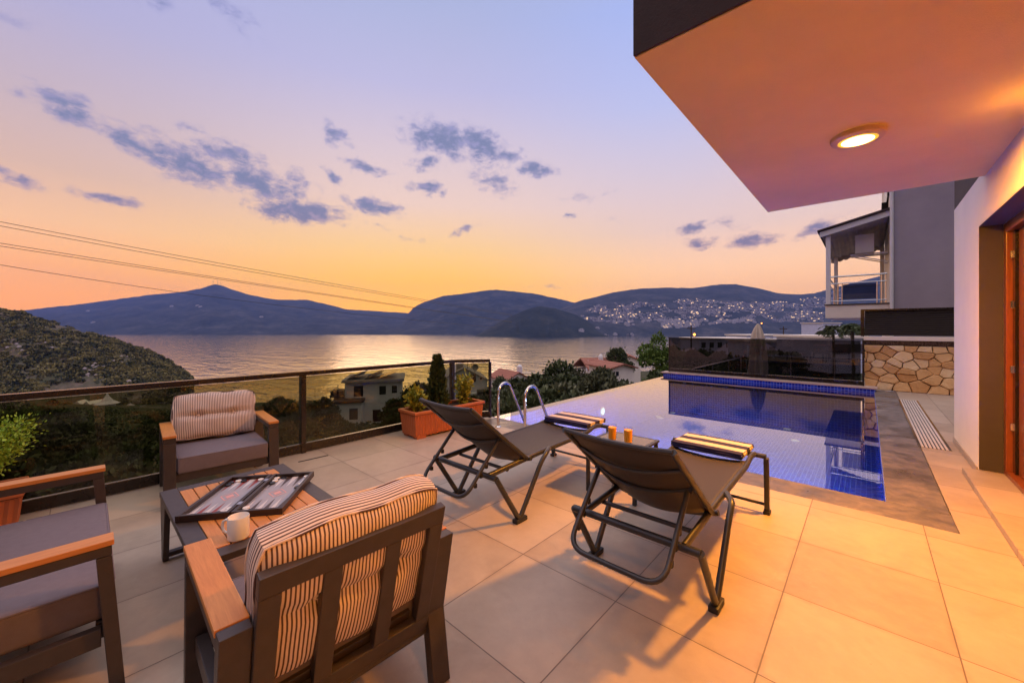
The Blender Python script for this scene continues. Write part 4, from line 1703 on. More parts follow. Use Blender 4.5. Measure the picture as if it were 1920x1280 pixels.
# ---------------------------------------------------------------- planters and their plants
def planter(label, loc, rz, ln, wd, ht):
    o = thing('planter', label, 'planter', loc, rz)
    mb_ = MB()
    a, b = ln / 2, wd / 2
    k = .84
    n_ = int(ln / .045)
    ring = []
    def side_pts(p, q, m_):
        return [(p[0] + (q[0] - p[0]) * i / m_, p[1] + (q[1] - p[1]) * i / m_) for i in range(m_)]
    m1, m2 = max(4, int(wd / .045)) * 2, n_ * 2
    base = side_pts((-b, -a), (b, -a), m1) + side_pts((b, -a), (b, a), m2) + side_pts((b, a), (-b, a), m1) + side_pts((-b, a), (-b, -a), m2)
    lv = []
    for z, s1, rib in ((.03, k, 1), (ht - .06, .955, 1), (ht - .058, .965, 0), (ht - .05, .97, 0)):
        row = []
        for i, (x, y) in enumerate(base):
            f = 1 - (.012 if (i % 2 and rib) else 0) / b * (abs(x) / b > .98)
            g2 = 1 - (.012 if (i % 2 and rib) else 0) / a * (abs(y) / a > .98)
            row.append((x * s1 * f, y * (1 - (1 - s1) * b / a) * g2, z))
        lv.append(row)
    N_ = len(base)
    vs_ = [p for row in lv for p in row]
    fs_ = []
    for r in range(len(lv) - 1):
        for i in range(N_):
            fs_.append((r * N_ + i, r * N_ + (i + 1) % N_, (r + 1) * N_ + (i + 1) % N_, (r + 1) * N_ + i))
    fs_.append(tuple(range(N_))[::-1])
    mb_.add(vs_, fs_)
    mb_.build('pot', M['terracotta'], o)
    rm = MB()
    z = ht - .02
    for s_ in (-1, 1):
        rm.bar((s_ * (b - .005), -a - .012, z), (s_ * (b - .005), a + .012, z), .05, .042)
        rm.bar((-b + .022, s_ * (a - .010), z), (b - .032, s_ * (a - .010), z), .05, .0415)
    rm.build('rim', M['terracotta'], o, bevel=.012, seg=3, smooth=True)
    ft = MB()
    for sx in (-1, 1):
        for sy in (-1, 1):
            ft.box(sx * b * .62 - .05, sx * b * .62 + .05, sy * a * .8 - .07, sy * a * .8 + .07, 0, .032)
    ft.build('foot', M['terracotta'], o, bevel=.004)
    sb = MB()
    sb.box(-b + .025, b - .025, -a + .02, a - .02, ht - .07, ht - .05)
    sb.build('soil', M['soil'], o)
    return o


planter('long ribbed terracotta planter in the fence corner with conifer and two shrubs', (-4.62, 3.60, 0), rad(-2), 1.22, .40, .37)
planter('terracotta planter at the left edge holding a bright green bush', (-4.70, -.83, 0), 0, 1.1, .40, .33)


def leaves(name, pts, nrm, size, mat, parent=None, aspect=2.2, seed=0, fold=0.0):
    """many small leaf quads: pts (n,3), nrm (n,3) growth directions"""
    rs = np.random.RandomState(seed)
    n_ = len(pts)
    d = nrm / (np.linalg.norm(nrm, axis=1, keepdims=True) + 1e-9)
    rnd = rs.randn(n_, 3)
    s = np.cross(d, rnd)
    s /= (np.linalg.norm(s, axis=1, keepdims=True) + 1e-9)
    sz = size * (.6 + .8 * rs.rand(n_, 1))
    w2 = s * sz / aspect
    a = pts - w2 * .5
    b = pts + w2 * .5
    c = pts + d * sz * .6 + w2 * .9
    e = pts + d * sz * .6 - w2 * .9
    f = pts + d * sz * 1.2
    V = np.stack([a, b, c, f, e], 1).reshape(-1, 3)
    idx = np.arange(n_ * 5).reshape(-1, 5)
    me = bpy.data.meshes.new(name)
    me.vertices.add(n_ * 5)
    me.vertices.foreach_set('co', V.astype(np.float32).ravel())
    me.loops.add(n_ * 5)
    me.loops.foreach_set('vertex_index', idx.astype(np.int32).ravel())
    me.polygons.add(n_)
    me.polygons.foreach_set('loop_start', np.arange(0, n_ * 5, 5, dtype=np.int32))
    me.update(calc_edges=True)
    me.validate()
    me.materials.append(mat)
    o = bpy.data.objects.new(name, me)
    COL.objects.link(o)
    if parent is not None:
        o.parent = parent
    return o


def crown_points(lumps, n_, seed, shell=.55):
    rs = np.random.RandomState(seed)
    vol = np.array([r[1][0] * r[1][1] * r[1][2] for r in lumps]) ** .7
    pick = rs.choice(len(lumps), n_, p=vol / vol.sum())
    u = rs.randn(n_, 3)
    u /= np.linalg.norm(u, axis=1, keepdims=True)
    rr = (shell + (1 - shell) * rs.rand(n_, 1) ** .6) * (1 + .10 * rs.randn(n_, 1))
    c = np.array([l[0] for l in lumps])[pick]
    r = np.array([l[1] for l in lumps])[pick]
    p = c + u * r * rr
    return p, u + rs.randn(n_, 3) * .6 + np.array([0, 0, .25])


# conifer in the planter
cf = thing('conifer', 'small dark columnar conifer growing in the middle of the planter', 'conifer', (-4.64, 3.50, .32))
rs = np.random.RandomState(3)
n_ = 2600
zz = rs.rand(n_) ** 1.1
th = rs.rand(n_) * 6.283
rad_ = (.155 * (1 - zz) ** .55 * (.6 + .4 * np.sin(zz * 30 + th * 3) ** 2) + .012) * (.35 + .65 * rs.rand(n_) ** .5)
pt = np.stack([rad_ * np.cos(th), rad_ * np.sin(th), .04 + zz * .72], 1)
leaves('foliage', pt, np.stack([np.cos(th) * .6, np.sin(th) * .6, np.ones(n_)], 1) + rs.randn(n_, 3) * .25, .045, M['leaf_conifer'], cf, 3.0, 1)
mb = MB()
mb.tube([(0, 0, -.05), (.005, 0, .3), (0, 0, .7)], [.018, .014, .005], 8)
mb.build('trunk', M['bark'], cf, smooth=True)


def shrub(name, label, cat, loc, h_, r, n_, size, mat, seed, stems=9, aspect=2.2, spread=.22):
    o = thing(name, label, cat, loc)
    rs_ = np.random.RandomState(seed)
    P_, D2 = [], []
    st_ = MB()
    for k in range(stems):
        a = rs_.rand() * 6.283
        tip = np.array([math.cos(a) * r * rs_.uniform(.2, 1), math.sin(a) * r * rs_.uniform(.2, 1), h_ * rs_.uniform(.6, 1)])
        mid = tip * np.array([.45, .45, .5])
        st_.tube([(0, 0, -.04), tuple(mid), tuple(tip)], [.008, .006, .002], 6)
        m_ = n_ // stems
        t_ = rs_.rand(m_, 1) ** .7
        base = np.where(t_ < .5, mid * (t_ * 2), mid + (tip - mid) * (t_ - .5) * 2)
        off = rs_.randn(m_, 3) * r * spread
        P_.append(base + off)
        D2.append(off + np.array([0, 0, .03]) + rs_.randn(m_, 3) * .02)
    leaves('foliage', np.concatenate(P_), np.concatenate(D2), size, mat, o, aspect, seed)
    st_.build('stem', M['bark'], o, smooth=True)
    return o


shrub('shrub', 'yellow green leafy shrub at the left end of the planter', 'shrub', (-4.62, 3.14, .32), .36, .13, 520, .045, M['leaf_yellow'], 4)
shrub('shrub', 'yellow green leafy shrub at the right end of the planter', 'shrub', (-4.62, 3.98, .32), .46, .13, 560, .045, M['leaf_yellow'], 9)
shrub('shrub', 'bright green feathery bush at the left edge behind the sofa armrest', 'shrub', (-4.66, -.66, .27), .54, .44, 60000, .0145, M['leaf_thuja'], 14, 170, 2.4, .085)

# ---------------------------------------------------------------- neighbour: building, balcony, pool terrace
NY_ = 16.3
nb = thing('neighbour_house', 'lavender grey neighbouring house with a roofed balcony on its side', 'house', (.50, NY_, 0))
mb = MB()
mb.box(.075, 6, 0, 9, -3, 9)
mb.build('wall', M['lavender'], nb)
mb = MB()
mb.box(0, .074, .001, 9, -3, 9)
mb.build('side_wall', M['house_white'], nb)
mb = MB()
mb.box(-1.52, -.001, .10, 4.6, 1.80, 2.22)
bs = mb.build('balcony_slab', M['house_white'], nb, bevel=.01)
mb = MB()
mb.box(-1.55, -.0015, .07, 4.62, 2.222, 2.255)
mb.build('slab_edge', M['jamb'], nb)
for (x, y) in ((-1.45, .17), (-1.45, 4.45), (-.08, 4.45)):
    mb = MB()
    mb.box(x - .06, x + .06, y - .06, y + .06, 2.256, 4.55)
    mb.build('post', M['white_paint'], nb, bevel=.01)
rl = MB()
for z in (2.92, 2.35):
    rl.tube([(-1.44, .15, z), (-.06, .15, z)], .018, 8)
    rl.tube([(-1.45, .15, z), (-1.45, 4.45, z)], .018, 8)
rl.tube([(-1.44, .15, 3.28 - .36 + .22), (-.06, .15, 3.14)], .025, 8)
rl.tube([(-1.45, .15, 3.14), (-1.45, 4.45, 3.14)], .025, 8)
rl.tube([(-1.44, 4.45, 3.14), (-.06, 4.45, 3.14)], .02, 8)
for x in (-1.3, -1.2, -1.1, -.18, -.08, -.28):
    rl.tube([(x, .15, 2.26), (x, .15, 2.92 if -1.25 < x < -.2 else 3.12)], .014, 6)
rl.build('railing', M['steel'], nb, smooth=True)
mb = MB()
mb.box(-1.08, -.30, .14, .155, 2.40, 2.88)
mb.build('glass_pane', M['pane'], nb)
# sloping canopy
cp = MB()
ze, zi = 4.62, 5.02
cp.prism([(-1.66, ze), (-.002, zi), (-.002, zi - .17), (-1.66, ze - .17)], 1, .0, .05)
cp.build('canopy_fascia', M['white_paint'], nb)
cp = MB()
cp.prism([(-1.72, ze + .012), (-.002, zi + .012), (-.002, zi + .075), (-1.72, ze + .06)], 1, -.06, 4.75)
cp.build('canopy_roof', M['fascia'], nb)
av = MB()
n_ = 40
vs, fs = [], []
for i in range(n_ + 1):
    x = -1.62 + 1.60 * i / n_
    z = ze - .10 + (zi - ze) * i / n_ - .03 + .018 * math.sin(i * 2.2)
    for y in (.06, 2.3, 4.6):
        vs.append((x, y, z - (.02 * math.sin(i * 1.1) + .18 if y > 4 else 0)))
for i in range(n_):
    for j in range(2):
        fs.append((i * 3 + j, (i + 1) * 3 + j, (i + 1) * 3 + j + 1, i * 3 + j + 1))
av.add(vs, fs)
vs, fs = [], []
for i in range(n_ + 1):
    x = -1.62 + 1.60 * i / n_
    z = ze - .13 + (zi - ze) * i / n_
    vs += [(x, 4.605, z - .05), (x, 4.61, z - .32 - .05 * abs(math.sin(i * math.pi / 5)))]
for i in range(n_):
    fs.append((2 * i, 2 * i + 2, 2 * i + 3, 2 * i + 1))
av.add(vs, fs)
o = av.build('awning', P('awning_fabric', (.50, .44, .38), .9, 0, .15, 4), nb, smooth=True)
o.modifiers.new('thick', 'SOLIDIFY').thickness = .006
mb = MB()
mb.tube([(.035, -.045, -3), (.035, -.045, 9)], .045, 10)
mb.build('downpipe', M['white_paint'], nb, smooth=True)
mb = MB()
mb.box(-.16, -.002, 1.2, 1.9, 5.2, 5.55)
mb.box(-.05, .0, .4, 3.5, 5.55, 8.5)
mb.build('window_frame', M['fence_metal'], nb)
ac = thing('air_conditioner', 'white air conditioner unit on a bracket under the balcony canopy', 'air conditioner', (-.02, NY_ + 1.15, 3.92))
mb = MB()
mb.box(-.28, .18, -.36, .36, 0, .60)
mb.build('casing', M['white_paint'], ac, bevel=.02)
mb = MB()
mb.lathe([(.20, 0), (.20, .012), (.17, .014), (.03, .016)], 26, M=Matrix.Translation((-.282, .08, .30)) @ Matrix.Rotation(rad(-90), 4, 'Y'))
mb.build('fan_grille', M['charcoal'], ac, smooth=True)
mb = MB()
for y in (-.22, .22):
    mb.box(-.40, .515, y - .02, y + .02, -.05, -.002)
    mb.bar((-.30, y, -.05), (.515, y, -.32), .03, .03)
mb.build('bracket', M['white_paint'], ac)

NT_ = -.95
t = MB()
t.box(-5.0, .45, 13.3, 24.2, NT_ - 3.5, NT_)
struct(t.build('neighbour_terrace', M['floor']))
t = MB()
t.add([(-4.3, 14.2, NT_ + .006), (-.1, 14.2, NT_ + .006), (-.1, 23.6, NT_ + .006), (-4.3, 23.6, NT_ + .006)], [(0, 1, 2, 3)])
struct(t.build('neighbour_pool', P('blue_pool_cover', (.015, .05, .28), .35, 0, .2, .8)))
ng = thing('glass_railing', 'low glass railing with thin steel handrail round the neighbouring pool', 'railing', (-4.56, 14.6, NT_))
rl = MB()
rl.tube([(0, 0, 1.0), (0, 9.4, 1.0), (5.0, 9.4, 1.0)], .025, 8)
rl.build('handrail', M['steel'], ng, smooth=True)
for (x, y) in [(0, 0), (0, 2.3), (0, 4.7), (0, 7.0), (0, 9.4), (1.7, 9.4), (3.4, 9.4), (5.0, 9.4)]:
    mb = MB()
    mb.tube([(x, y, 0), (x, y, .98)], .02, 8)
    mb.build('post', M['steel'], ng, smooth=True)
mb = MB()
mb.box(-.005, .005, .03, 9.36, .08, .9)
mb.build('glass_panel', M['clear_glass'], ng)
mb = MB()
mb.box(.03, 4.97, 9.395, 9.405, .08, .9)
mb.build('glass_panel', M['clear_glass'], ng)

up = at(1421, 697, 14.8)
um = thing('closed_parasol', 'closed cream parasol standing on the neighbouring pool terrace', 'parasol', (up.x, up.y, NT_))
mb = MB()
mb.tube([(0, 0, .02), (0, 0, 2.6)], .022, 10)
mb.build('pole', M['white_paint'], um, smooth=True)
nseg, vs, fs = 48, [], []
for i, (z, r) in enumerate([(.62, .34), (.9, .33), (1.3, .31), (1.7, .285), (2.0, .25), (2.25, .20), (2.42, .13), (2.54, .07), (2.60, .02)]):
    for k in range(nseg):
        a = 2 * math.pi * k / nseg
        rr = r * (.80 + .20 * math.cos(a * 8 + i * .15)) + .012 * math.sin(3 * a + i)
        vs.append((rr * math.cos(a), rr * math.sin(a), z + (.03 * math.cos(a * 8) if i == 0 else 0)))
for i in range(8):
    for k in range(nseg):
        fs.append((i * nseg + k, i * nseg + (k + 1) % nseg, (i + 1) * nseg + (k + 1) % nseg, (i + 1) * nseg + k))
mb = MB()
mb.add(vs, fs)
mb.build('canopy', P('cream_canvas', (.58, .50, .40), .9, 0, .08, 6, .2, 60), um, smooth=True)
mb = MB()
mb.lathe([(.30, .001), (.30, .05), (.28, .07), (.05, .08)], 24)
mb.build('base', M['charcoal'], um, smooth=True)

# ---------------------------------------------------------------- trees and bushes on the slope
def tree_proto(name, seed, h_, r, mat, n_, size, lumpn=9, low=.25, tall=1.0):
    o = thing(name, 'x', 'tree')
    rg = random.Random(seed)
    lumps = []
    for k in range(lumpn):
        a = rg.uniform(0, 6.28)
        q = rg.uniform(0, 1) ** .6
        z = h_ * rg.uniform(low + .12, .86)
        env = math.sin(math.pi * min(1, max(.12, (z / h_ - low) / (1 - low) * .85 + .12))) ** .7
        rr = r * q * env * .75
        lr = r * rg.uniform(.28, .50)
        lumps.append(((rr * math.cos(a), rr * math.sin(a), z), (lr, lr, lr * rg.uniform(.6, .9) * tall)))
    lumps.append(((0, 0, h_ * .84), (r * .30, r * .30, h_ * .14)))
    p, d = crown_points(lumps, n_, seed)
    leaves('crown', p, d, size, mat, o, 1.9, seed)
    mb_ = MB()
    mb_.tube([(0, 0, -.6), (.04 * h_ * .3, 0, h_ * .3), (0, .02 * h_, h_ * .75)], [r * .10, r * .07, r * .02], 8)
    for k in range(6):
        c, lr = lumps[k]
        zb = h_ * rg.uniform(.2, .45)
        mb_.tube([(0, 0, zb), (c[0] * .5, c[1] * .5, (zb + c[2]) / 2 + .04 * h_), (c[0] * .9, c[1] * .9, c[2])], [r * .045, r * .03, r * .01], 6)
    mb_.build('trunk', M['bark'], o, smooth=True)
    return o


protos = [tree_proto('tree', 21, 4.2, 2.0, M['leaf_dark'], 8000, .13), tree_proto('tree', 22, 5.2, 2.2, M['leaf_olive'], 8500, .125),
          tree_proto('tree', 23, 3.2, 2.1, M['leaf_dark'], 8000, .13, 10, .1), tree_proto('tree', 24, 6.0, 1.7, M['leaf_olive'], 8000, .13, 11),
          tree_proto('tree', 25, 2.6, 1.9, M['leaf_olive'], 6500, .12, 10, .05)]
rg = random.Random(77)
used = [False] * 5
LAB = ['dark bushy tree on the shaded slope below the terrace', 'grey green olive tree on the shaded slope below the terrace',
       'low dark spreading tree on the shaded slope below the terrace', 'tall slim grey green tree on the shaded slope below the terrace',
       'low rounded olive bush on the shaded slope below the terrace']
HOUSES = []   # (px, d, half width in px) kept clear of trees standing in front


def put_tree(k, px, d, sc=1.0, rz=None, label=None, zoff=0.0):
    x, y = dirp(px, d)
    z = gz(px, d) + zoff
    o = protos[k]
    rz = rg.uniform(0, 6.28) if rz is None else rz
    if used[k]:
        o = dup(o, (x, y, z), rz)
    else:
        used[k] = True
        o.location = (x, y, z)
        o.rotation_euler = (0, 0, rz)
    s3 = sc * rg.uniform(.9, 1.12)
    o.scale = (s3, s3, s3 * rg.uniform(.9, 1.1))
    o['label'] = label or LAB[k]
    o['group'] = 'trees on the slope below'
    return o


def top_tree(k, px, py, d, label=None):
    """a tree whose top is seen at photo row py"""
    H0 = [4.2, 5.2, 3.2, 6.0, 2.6][k]
    ztop = CH + (HY - py) / FPX * d
    zb = gz(px, d)
    sc = max(.45, (ztop - zb) / H0)
    x, y = dirp(px, d)
    o = put_tree(k, px, d, 1.0, None, label)
    s2 = min(max(sc, .7), 1.7)
    o.scale = (s2 * .95, s2 * .95, sc)
    return o


# tree tops read off the skyline of the slope
for (k, px, py, d) in [(0, -60, 800, 13), (2, 20, 770, 20), (1, 60, 790, 15), (0, 110, 800, 17), (2, 70, 762, 32), (4, 10, 756, 45), (1, 130, 772, 30), (0, 175, 800, 24),
                       (2, 230, 812, 20), (1, 280, 795, 26), (0, 255, 830, 15), (2, 300, 835, 17), (0, 190, 845, 13), (4, 150, 870, 11), (2, 300, 770, 45),
                       (0, 340, 772, 34), (1, 400, 775, 28), (3, 470, 766, 40), (0, 500, 758, 46), (2, 520, 752, 50), (3, 527, 740, 48), (0, 545, 752, 42), (1, 560, 766, 34), (2, 590, 752, 46),
                       (3, 608, 741, 44), (0, 620, 770, 36), (2, 640, 790, 30), (0, 590, 800, 24), (2, 530, 800, 22), (1, 480, 800, 22), (0, 440, 805, 18), (4, 560, 830, 16), (0, 650, 815, 20), (2, 690, 800, 24),
                       (1, 700, 815, 19), (0, 730, 785, 30), (2, 745, 765, 33), (0, 768, 728, 36), (3, 782, 712, 36), (2, 800, 735, 30), (0, 812, 768, 24), (2, 850, 788, 21), (1, 880, 786, 22), (0, 900, 782, 22),
                       (3, 938, 702, 32), (2, 925, 730, 26), (1, 950, 725, 24), (0, 985, 722, 27), (2, 1010, 700, 33), (0, 1040, 683, 35), (1, 1012, 735, 20), (2, 1060, 700, 29), (1, 1085, 690, 31), (1, 1105, 702, 26),
                       (4, 1120, 708, 25), (4, 1060, 722, 19), (2, 1030, 730, 18), (0, 985, 748, 17), (4, 1125, 690, 33), (0, 1155, 655, 62), (2, 1090, 735, 17), (0, 960, 760, 15), (2, 940, 770, 14),
                       (0, 1300, 660, 34), (1, 1330, 655, 40), (0, 1360, 665, 36), (2, 1390, 668, 36), (2, 1290, 690, 24), (0, 1330, 690, 26), (2, 1450, 655, 44), (0, 1520, 640, 60), (1, 1585, 622, 62), (0, 1600, 612, 70), (2, 1560, 630, 66),
                       (0, 420, 850, 14), (2, 360, 870, 12), (0, 500, 840, 14), (1, 90, 850, 12), (2, -30, 850, 11), (4, 620, 840, 15)]:
    top_tree(k, px, py, d)
# the larger bright tree behind the far pool corner
big = tree_proto('tree', 40, 6.4, 2.0, M['leaf_green'], 11000, .12, 13, .15)
bx, by = dirp(1234, 26.0)
bz = gz(1234, 26.0)
big.location = (bx, by, bz)
tz = CH + (HY - 619) / FPX * 26.0
big.scale = (.85, .85, (tz - bz) / 6.4)
tag(big, 'taller bright green leafy tree just behind the far left corner of the pool', 'tree')
# low growth between the trees: nobody could count it
P_, D2 = [], []
rs = np.random.RandomState(8)
for k in range(5200):
    px = rs.uniform(-150, 1260)
    d = 9 + 120 * rs.rand() ** 1.6
    x, y = dirp(px, d)
    z = gz(px, d)
    m_ = 9
    r_ = rs.uniform(.25, .8) * (1 + d * .012)
    u = rs.randn(m_, 3)
    u /= np.linalg.norm(u, axis=1, keepdims=True)
    u[:, 2] = np.abs(u[:, 2])
    P_.append(np.array([x, y, z - .1]) + u * r_ * np.array([1, 1, .8]))
    D2.append(u + rs.randn(m_, 3) * .5)
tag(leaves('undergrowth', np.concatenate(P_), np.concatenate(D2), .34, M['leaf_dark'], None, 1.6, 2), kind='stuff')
# scrub on the headland
P_, D2 = [], []
for k in range(6800):
    px = rs.uniform(-330, 366)
    dr = interp(R5.dr, px)
    d = 214 + (dr + 6 - 214) * rs.rand() ** .9
    x, y = dirp(px, d)
    z = R5.z(px, d)
    dens = fbm(x * .030 + 5, y * .030, 4)
    if z < SEA + .6 or dens < (.30 if px < 270 else .12) + .22 * rs.rand():
        continue
    m_ = 46
    r_ = (rs.uniform(.9, 1.9) if rs.rand() < .6 else rs.uniform(1.9, 3.8)) * (.6 if px > 300 else 1)
    u = rs.randn(m_, 3)
    u /= np.linalg.norm(u, axis=1, keepdims=True)
    u[:, 2] = np.abs(u[:, 2])
    P_.append(np.array([x, y, z - .35 * r_]) + u * r_ * np.array([1, 1, .85]))
    D2.append(u + rs.randn(m_, 3) * .4)
tag(leaves('scrub', np.concatenate(P_), np.concatenate(D2), .95, leaf_mat('scrub_foliage', (.022, .030, .006), (.24, .195, .06), .09, .75), None, 1.4, 4), kind='stuff')
# pale rocks showing on the headland
rk = MB()
for k in range(70):
    px, py = rg.choice([(175, 690), (200, 695), (190, 685), (255, 712), (225, 672), (95, 645), (30, 655), (180, 700)])
    px += rg.gauss(0, 12)
    d = R5.hit(px, py + rg.gauss(0, 5))
    if not d:
        continue
    x, y = dirp(px, d)
    z = R5.z(px, d)
    r_ = rg.uniform(.4, 1.5)
    prof = [(r_ * rg.uniform(.8, 1.1), -.5), (r_ * rg.uniform(.7, 1.0), .5 * r_), (r_ * rg.uniform(.2, .5), 1.1 * r_)]
    rk.lathe(prof, 7, M=Matrix.Translation((x, y, z)) @ Matrix.Rotation(rg.uniform(0, 6), 4, 'Z') @ Matrix.Rotation(rg.uniform(-.4, .4), 4, 'X'))
tag(rk.build('rocks', P('pale_rock', (.33, .28, .26), .95, 0, .25, .8)), kind='stuff')

# ---------------------------------------------------------------- houses on the slope
def house_root(name, label, px, d, zbase, face=0.0, cat='house', group=None):
    x, y = dirp(px, d)
    return thing(name, label, cat, (x, y, zbase), YAW + face, group)


def zrow(py, d):
    return CH + (HY - py) / FPX * d


# villa with solar panels
d = 62.0
k_ = d / FPX
h = house_root('villa', 'pale flat villa with tilted panels on its roof seen through the tinted glass', 700, d, zrow(830, d), .25)
zb = zrow(830, d)
Z = lambda py: zrow(py, d) - zb
mb = MB()
mb.box(-4.2, 4.3, 0, 8, 0, Z(716))
mb.build('wall', M['pale_render'], h)
mb = MB()
mb.box(-5.9, -4.201, .4, 6.5, 0, Z(742))
mb.box(-5.4, -1.5, -2.4, -.001, 0, Z(748))
mb.build('annex', M['pale_render'], h)
mb = MB()
mb.box(-6.3, -4.25, -.3, 6.8, Z(742) + .002, Z(742) + .35)
mb.box(-5.7, -1.2, -2.7, .0 - .002, Z(748) + .002, Z(748) + .3)
mb.build('terrace_slab', M['fascia'], h)
mb = MB()
mb.box(-4.6, 4.7, -.5, 8.4, Z(716) + .002, Z(711))
mb.build('roof', M['roof_tile_flat'], h)
mb = MB()
for x in (-2.4, .2, 2.3):
    mb.prism([(-1.5 + x, Z(711) + .02), (1.1 + x, Z(711) + .95), (1.1 + x, Z(711) + 1.05), (-1.5 + x, Z(711) + .12)], 1, 0, 5)
mb.build('solar_panel', M['dark_glass'], h)
for (x, z0, z1, w2) in [(-2.2, Z(742), Z(722), .7), (1.4, Z(740), Z(724), .5), (3.2, Z(738), Z(724), .4), (-2.6, Z(778), Z(758), .6), (.5, Z(790), Z(768), .6)]:
    mb = MB()
    mb.box(x - w2, x + w2, -.03 if x > -1.6 or z0 > Z(746) else -2.43, .0, z0, z1)
    mb.build('window', M['dark_glass'], h)
mb = MB()
mb.box(-6.25, -6.2, -.25, 6.7, Z(742) + .36, Z(730))
mb.box(-6.2, -4.3, -.27, -.23, Z(742) + .36, Z(730))
mb.build('railing', M['pane'], h)

# grey gabled house
d = 45.0
zb = zrow(840, d)
h = house_root('gabled_house', 'blue grey gabled house with antennas and dish behind the end of the glass fence', 872, d, zb, .20)
Z = lambda py: zrow(py, d) - zb
k_ = d / FPX
mb = MB()
mb.prism([(-42 * k_, 0), (42 * k_, 0), (42 * k_, Z(714)), (-2 * k_, Z(692)), (-42 * k_, Z(711))], 1, 0, 7)
mb.build('wall', M['pale_render'], h)
mb = MB()
mb.prism([(-46 * k_, Z(713.5) + .02), (-2 * k_, Z(691.5) + .02), (45 * k_, Z(716) + .02), (45 * k_, Z(716) + .16), (-2 * k_, Z(691.5) + .16), (-46 * k_, Z(713.5) + .16)], 1, -.12, 7.2)
rf = mb.build('roof', M['roof_tile_flat'], h)
mb = MB()
mb.box(-14 * k_, -2 * k_, 1, 2.2, Z(694), Z(684))
mb.build('chimney', M['lavender'], rf)
for (x, z0, z1, w2) in [(17, 716, 702, 3.2), (6, 722, 714, 2), (30, 712, 708, 1.6), (-24, 738, 722, 3.5), (-24, 770, 752, 4), (22, 765, 745, 4)]:
    mb = MB()
    mb.box((x - w2) * k_, (x + w2) * k_, -.03, 0, Z(z0), Z(z1))
    mb.build('window', M['dark_glass'], h)
mb = MB()
mb.box(6 * k_, 28 * k_, -1.2, -.001, Z(738), Z(735))
mb.build('balcony', M['pale_render'], h)
for x, t_ in ((6, 676), (13, 670), (17, 672)):
    mb = MB()
    mb.tube([(x * k_, 1, Z(694)), (x * k_, 1, Z(t_))], .035, 6)
    mb.build('antenna', M['charcoal'], h)
mb = MB()
mb.lathe([(.02, 0), (.28, .05), (.38, .12), (.39, .13), (.27, .06), (.02, .03)], 20, M=Matrix.Translation((20 * k_, .6, Z(690))) @ Matrix.Rotation(rad(75), 4, 'X'), cap=False)
mb.tube([(20 * k_, .8, Z(704)), (20 * k_, .7, Z(690))], .04, 6)
mb.build('satellite_dish', P('dish_grey', (.18, .18, .2), .5), h, smooth=True)
mb = MB()
mb.lathe([(.4, 0), (.4, 1.7)], 16, M=Matrix.Translation((20 * k_, -1.4, Z(733))) @ Matrix.Rotation(rad(90), 4, 'Y'))
mb.build('water_tank', M['charcoal'], h, smooth=True)


def small_house(name, label, px, d, base_py, eave_py, ridge_py, wpx, face, wins, wall='house_white', roof='clay', chim=None, depth=7, gable=True):
    zb_ = zrow(base_py, d)
    o = house_root(name, label, px, d, zb_, face)
    k2 = d / FPX
    ze_, zr_ = zrow(eave_py, d) - zb_, zrow(ridge_py, d) - zb_
    a = wpx / 2 * k2
    b_ = MB()
    if gable:
        b_.prism([(-a, 0), (a, 0), (a, ze_), (0, zr_), (-a, ze_)], 1, 0, depth)
    else:
        b_.box(-a, a, 0, depth, 0, ze_)
    b_.build('wall', M[wall], o)
    b_ = MB()
    if gable:
        s_ = (zr_ - ze_) / a
        e_ = .45
        b_.prism([(-a - e_, ze_ - e_ * s_ + .03), (0, zr_ + .03), (a + e_, ze_ - e_ * s_ + .03), (a + e_, ze_ - e_ * s_ + .2), (0, zr_ + .22), (-a - e_, ze_ - e_ * s_ + .2)], 1, -.4, depth + .4)
    else:
        m_ = depth / 2
        b_.prism([(-.5, ze_ + .02), (m_, zr_), (depth + .5, ze_ + .02), (depth + .5, ze_ + .2), (m_, zr_ + .2), (-.5, ze_ + .2)], 0, -a - .4, a + .4)
    r_ = b_.build('roof', M[roof], o)
    if chim:
        for (cx_, top, w2) in chim:
            b_ = MB()
            b_.box((cx_ - w2) * k2, (cx_ + w2) * k2, depth * .35, depth * .35 + .8, ze_ - .5, zrow(top, d) - zb_ - .25)
            b_.lathe([(w2 * k2 * 1.3, 0), (w2 * k2 * 1.5, .15), (w2 * k2 * 1.0, .45), (.05, .6)], 12, M=Matrix.Translation((cx_ * k2, depth * .35 + .4, zrow(top, d) - zb_ - .25)))
            b_.build('chimney', M['white_paint'], r_)
    for (x, z0, z1, w2) in wins:
        b_ = MB()
        b_.box((x - w2) * k2, (x + w2) * k2, -.03, 0, zrow(z0, d) - zb_, zrow(z1, d) - zb_)
        b_.build('window', M['dark_glass'], o)
    return o


small_house('cottage', 'small white cottage with red tile roof and white chimney behind the pool ladder', 972, 70, 760, 711, 699, 44, .5, [(-8, 722, 716, 2), (6, 728, 720, 2)], chim=[(20, 690, 3.5)])
small_house('cottage', 'white house with long red tiled roof and two chimneys beside the tall green tree', 1140, 58, 760, 699, 677, 62, .12, [(-14, 716, 706, 3)], chim=[(-24, 683, 3), (2, 671, 3)], gable=False, depth=9)
small_house('cottage', 'white gable end house with a single dark window under red tiles near the pool edge', 1168, 50, 765, 690, 684, 46, .30, [(-12, 704, 696, 3)], depth=6)
small_house('cottage', 'pale house with greenish roof half hidden among the trees', 1075, 66, 750, 699, 692, 26, .2, [], roof='roof_tile_flat')
small_house('cottage', 'low white house with solar water heater behind the red roofed houses', 1180, 76, 740, 676, 668, 40, -.2, [(-4, 684, 679, 2)], roof='clay')

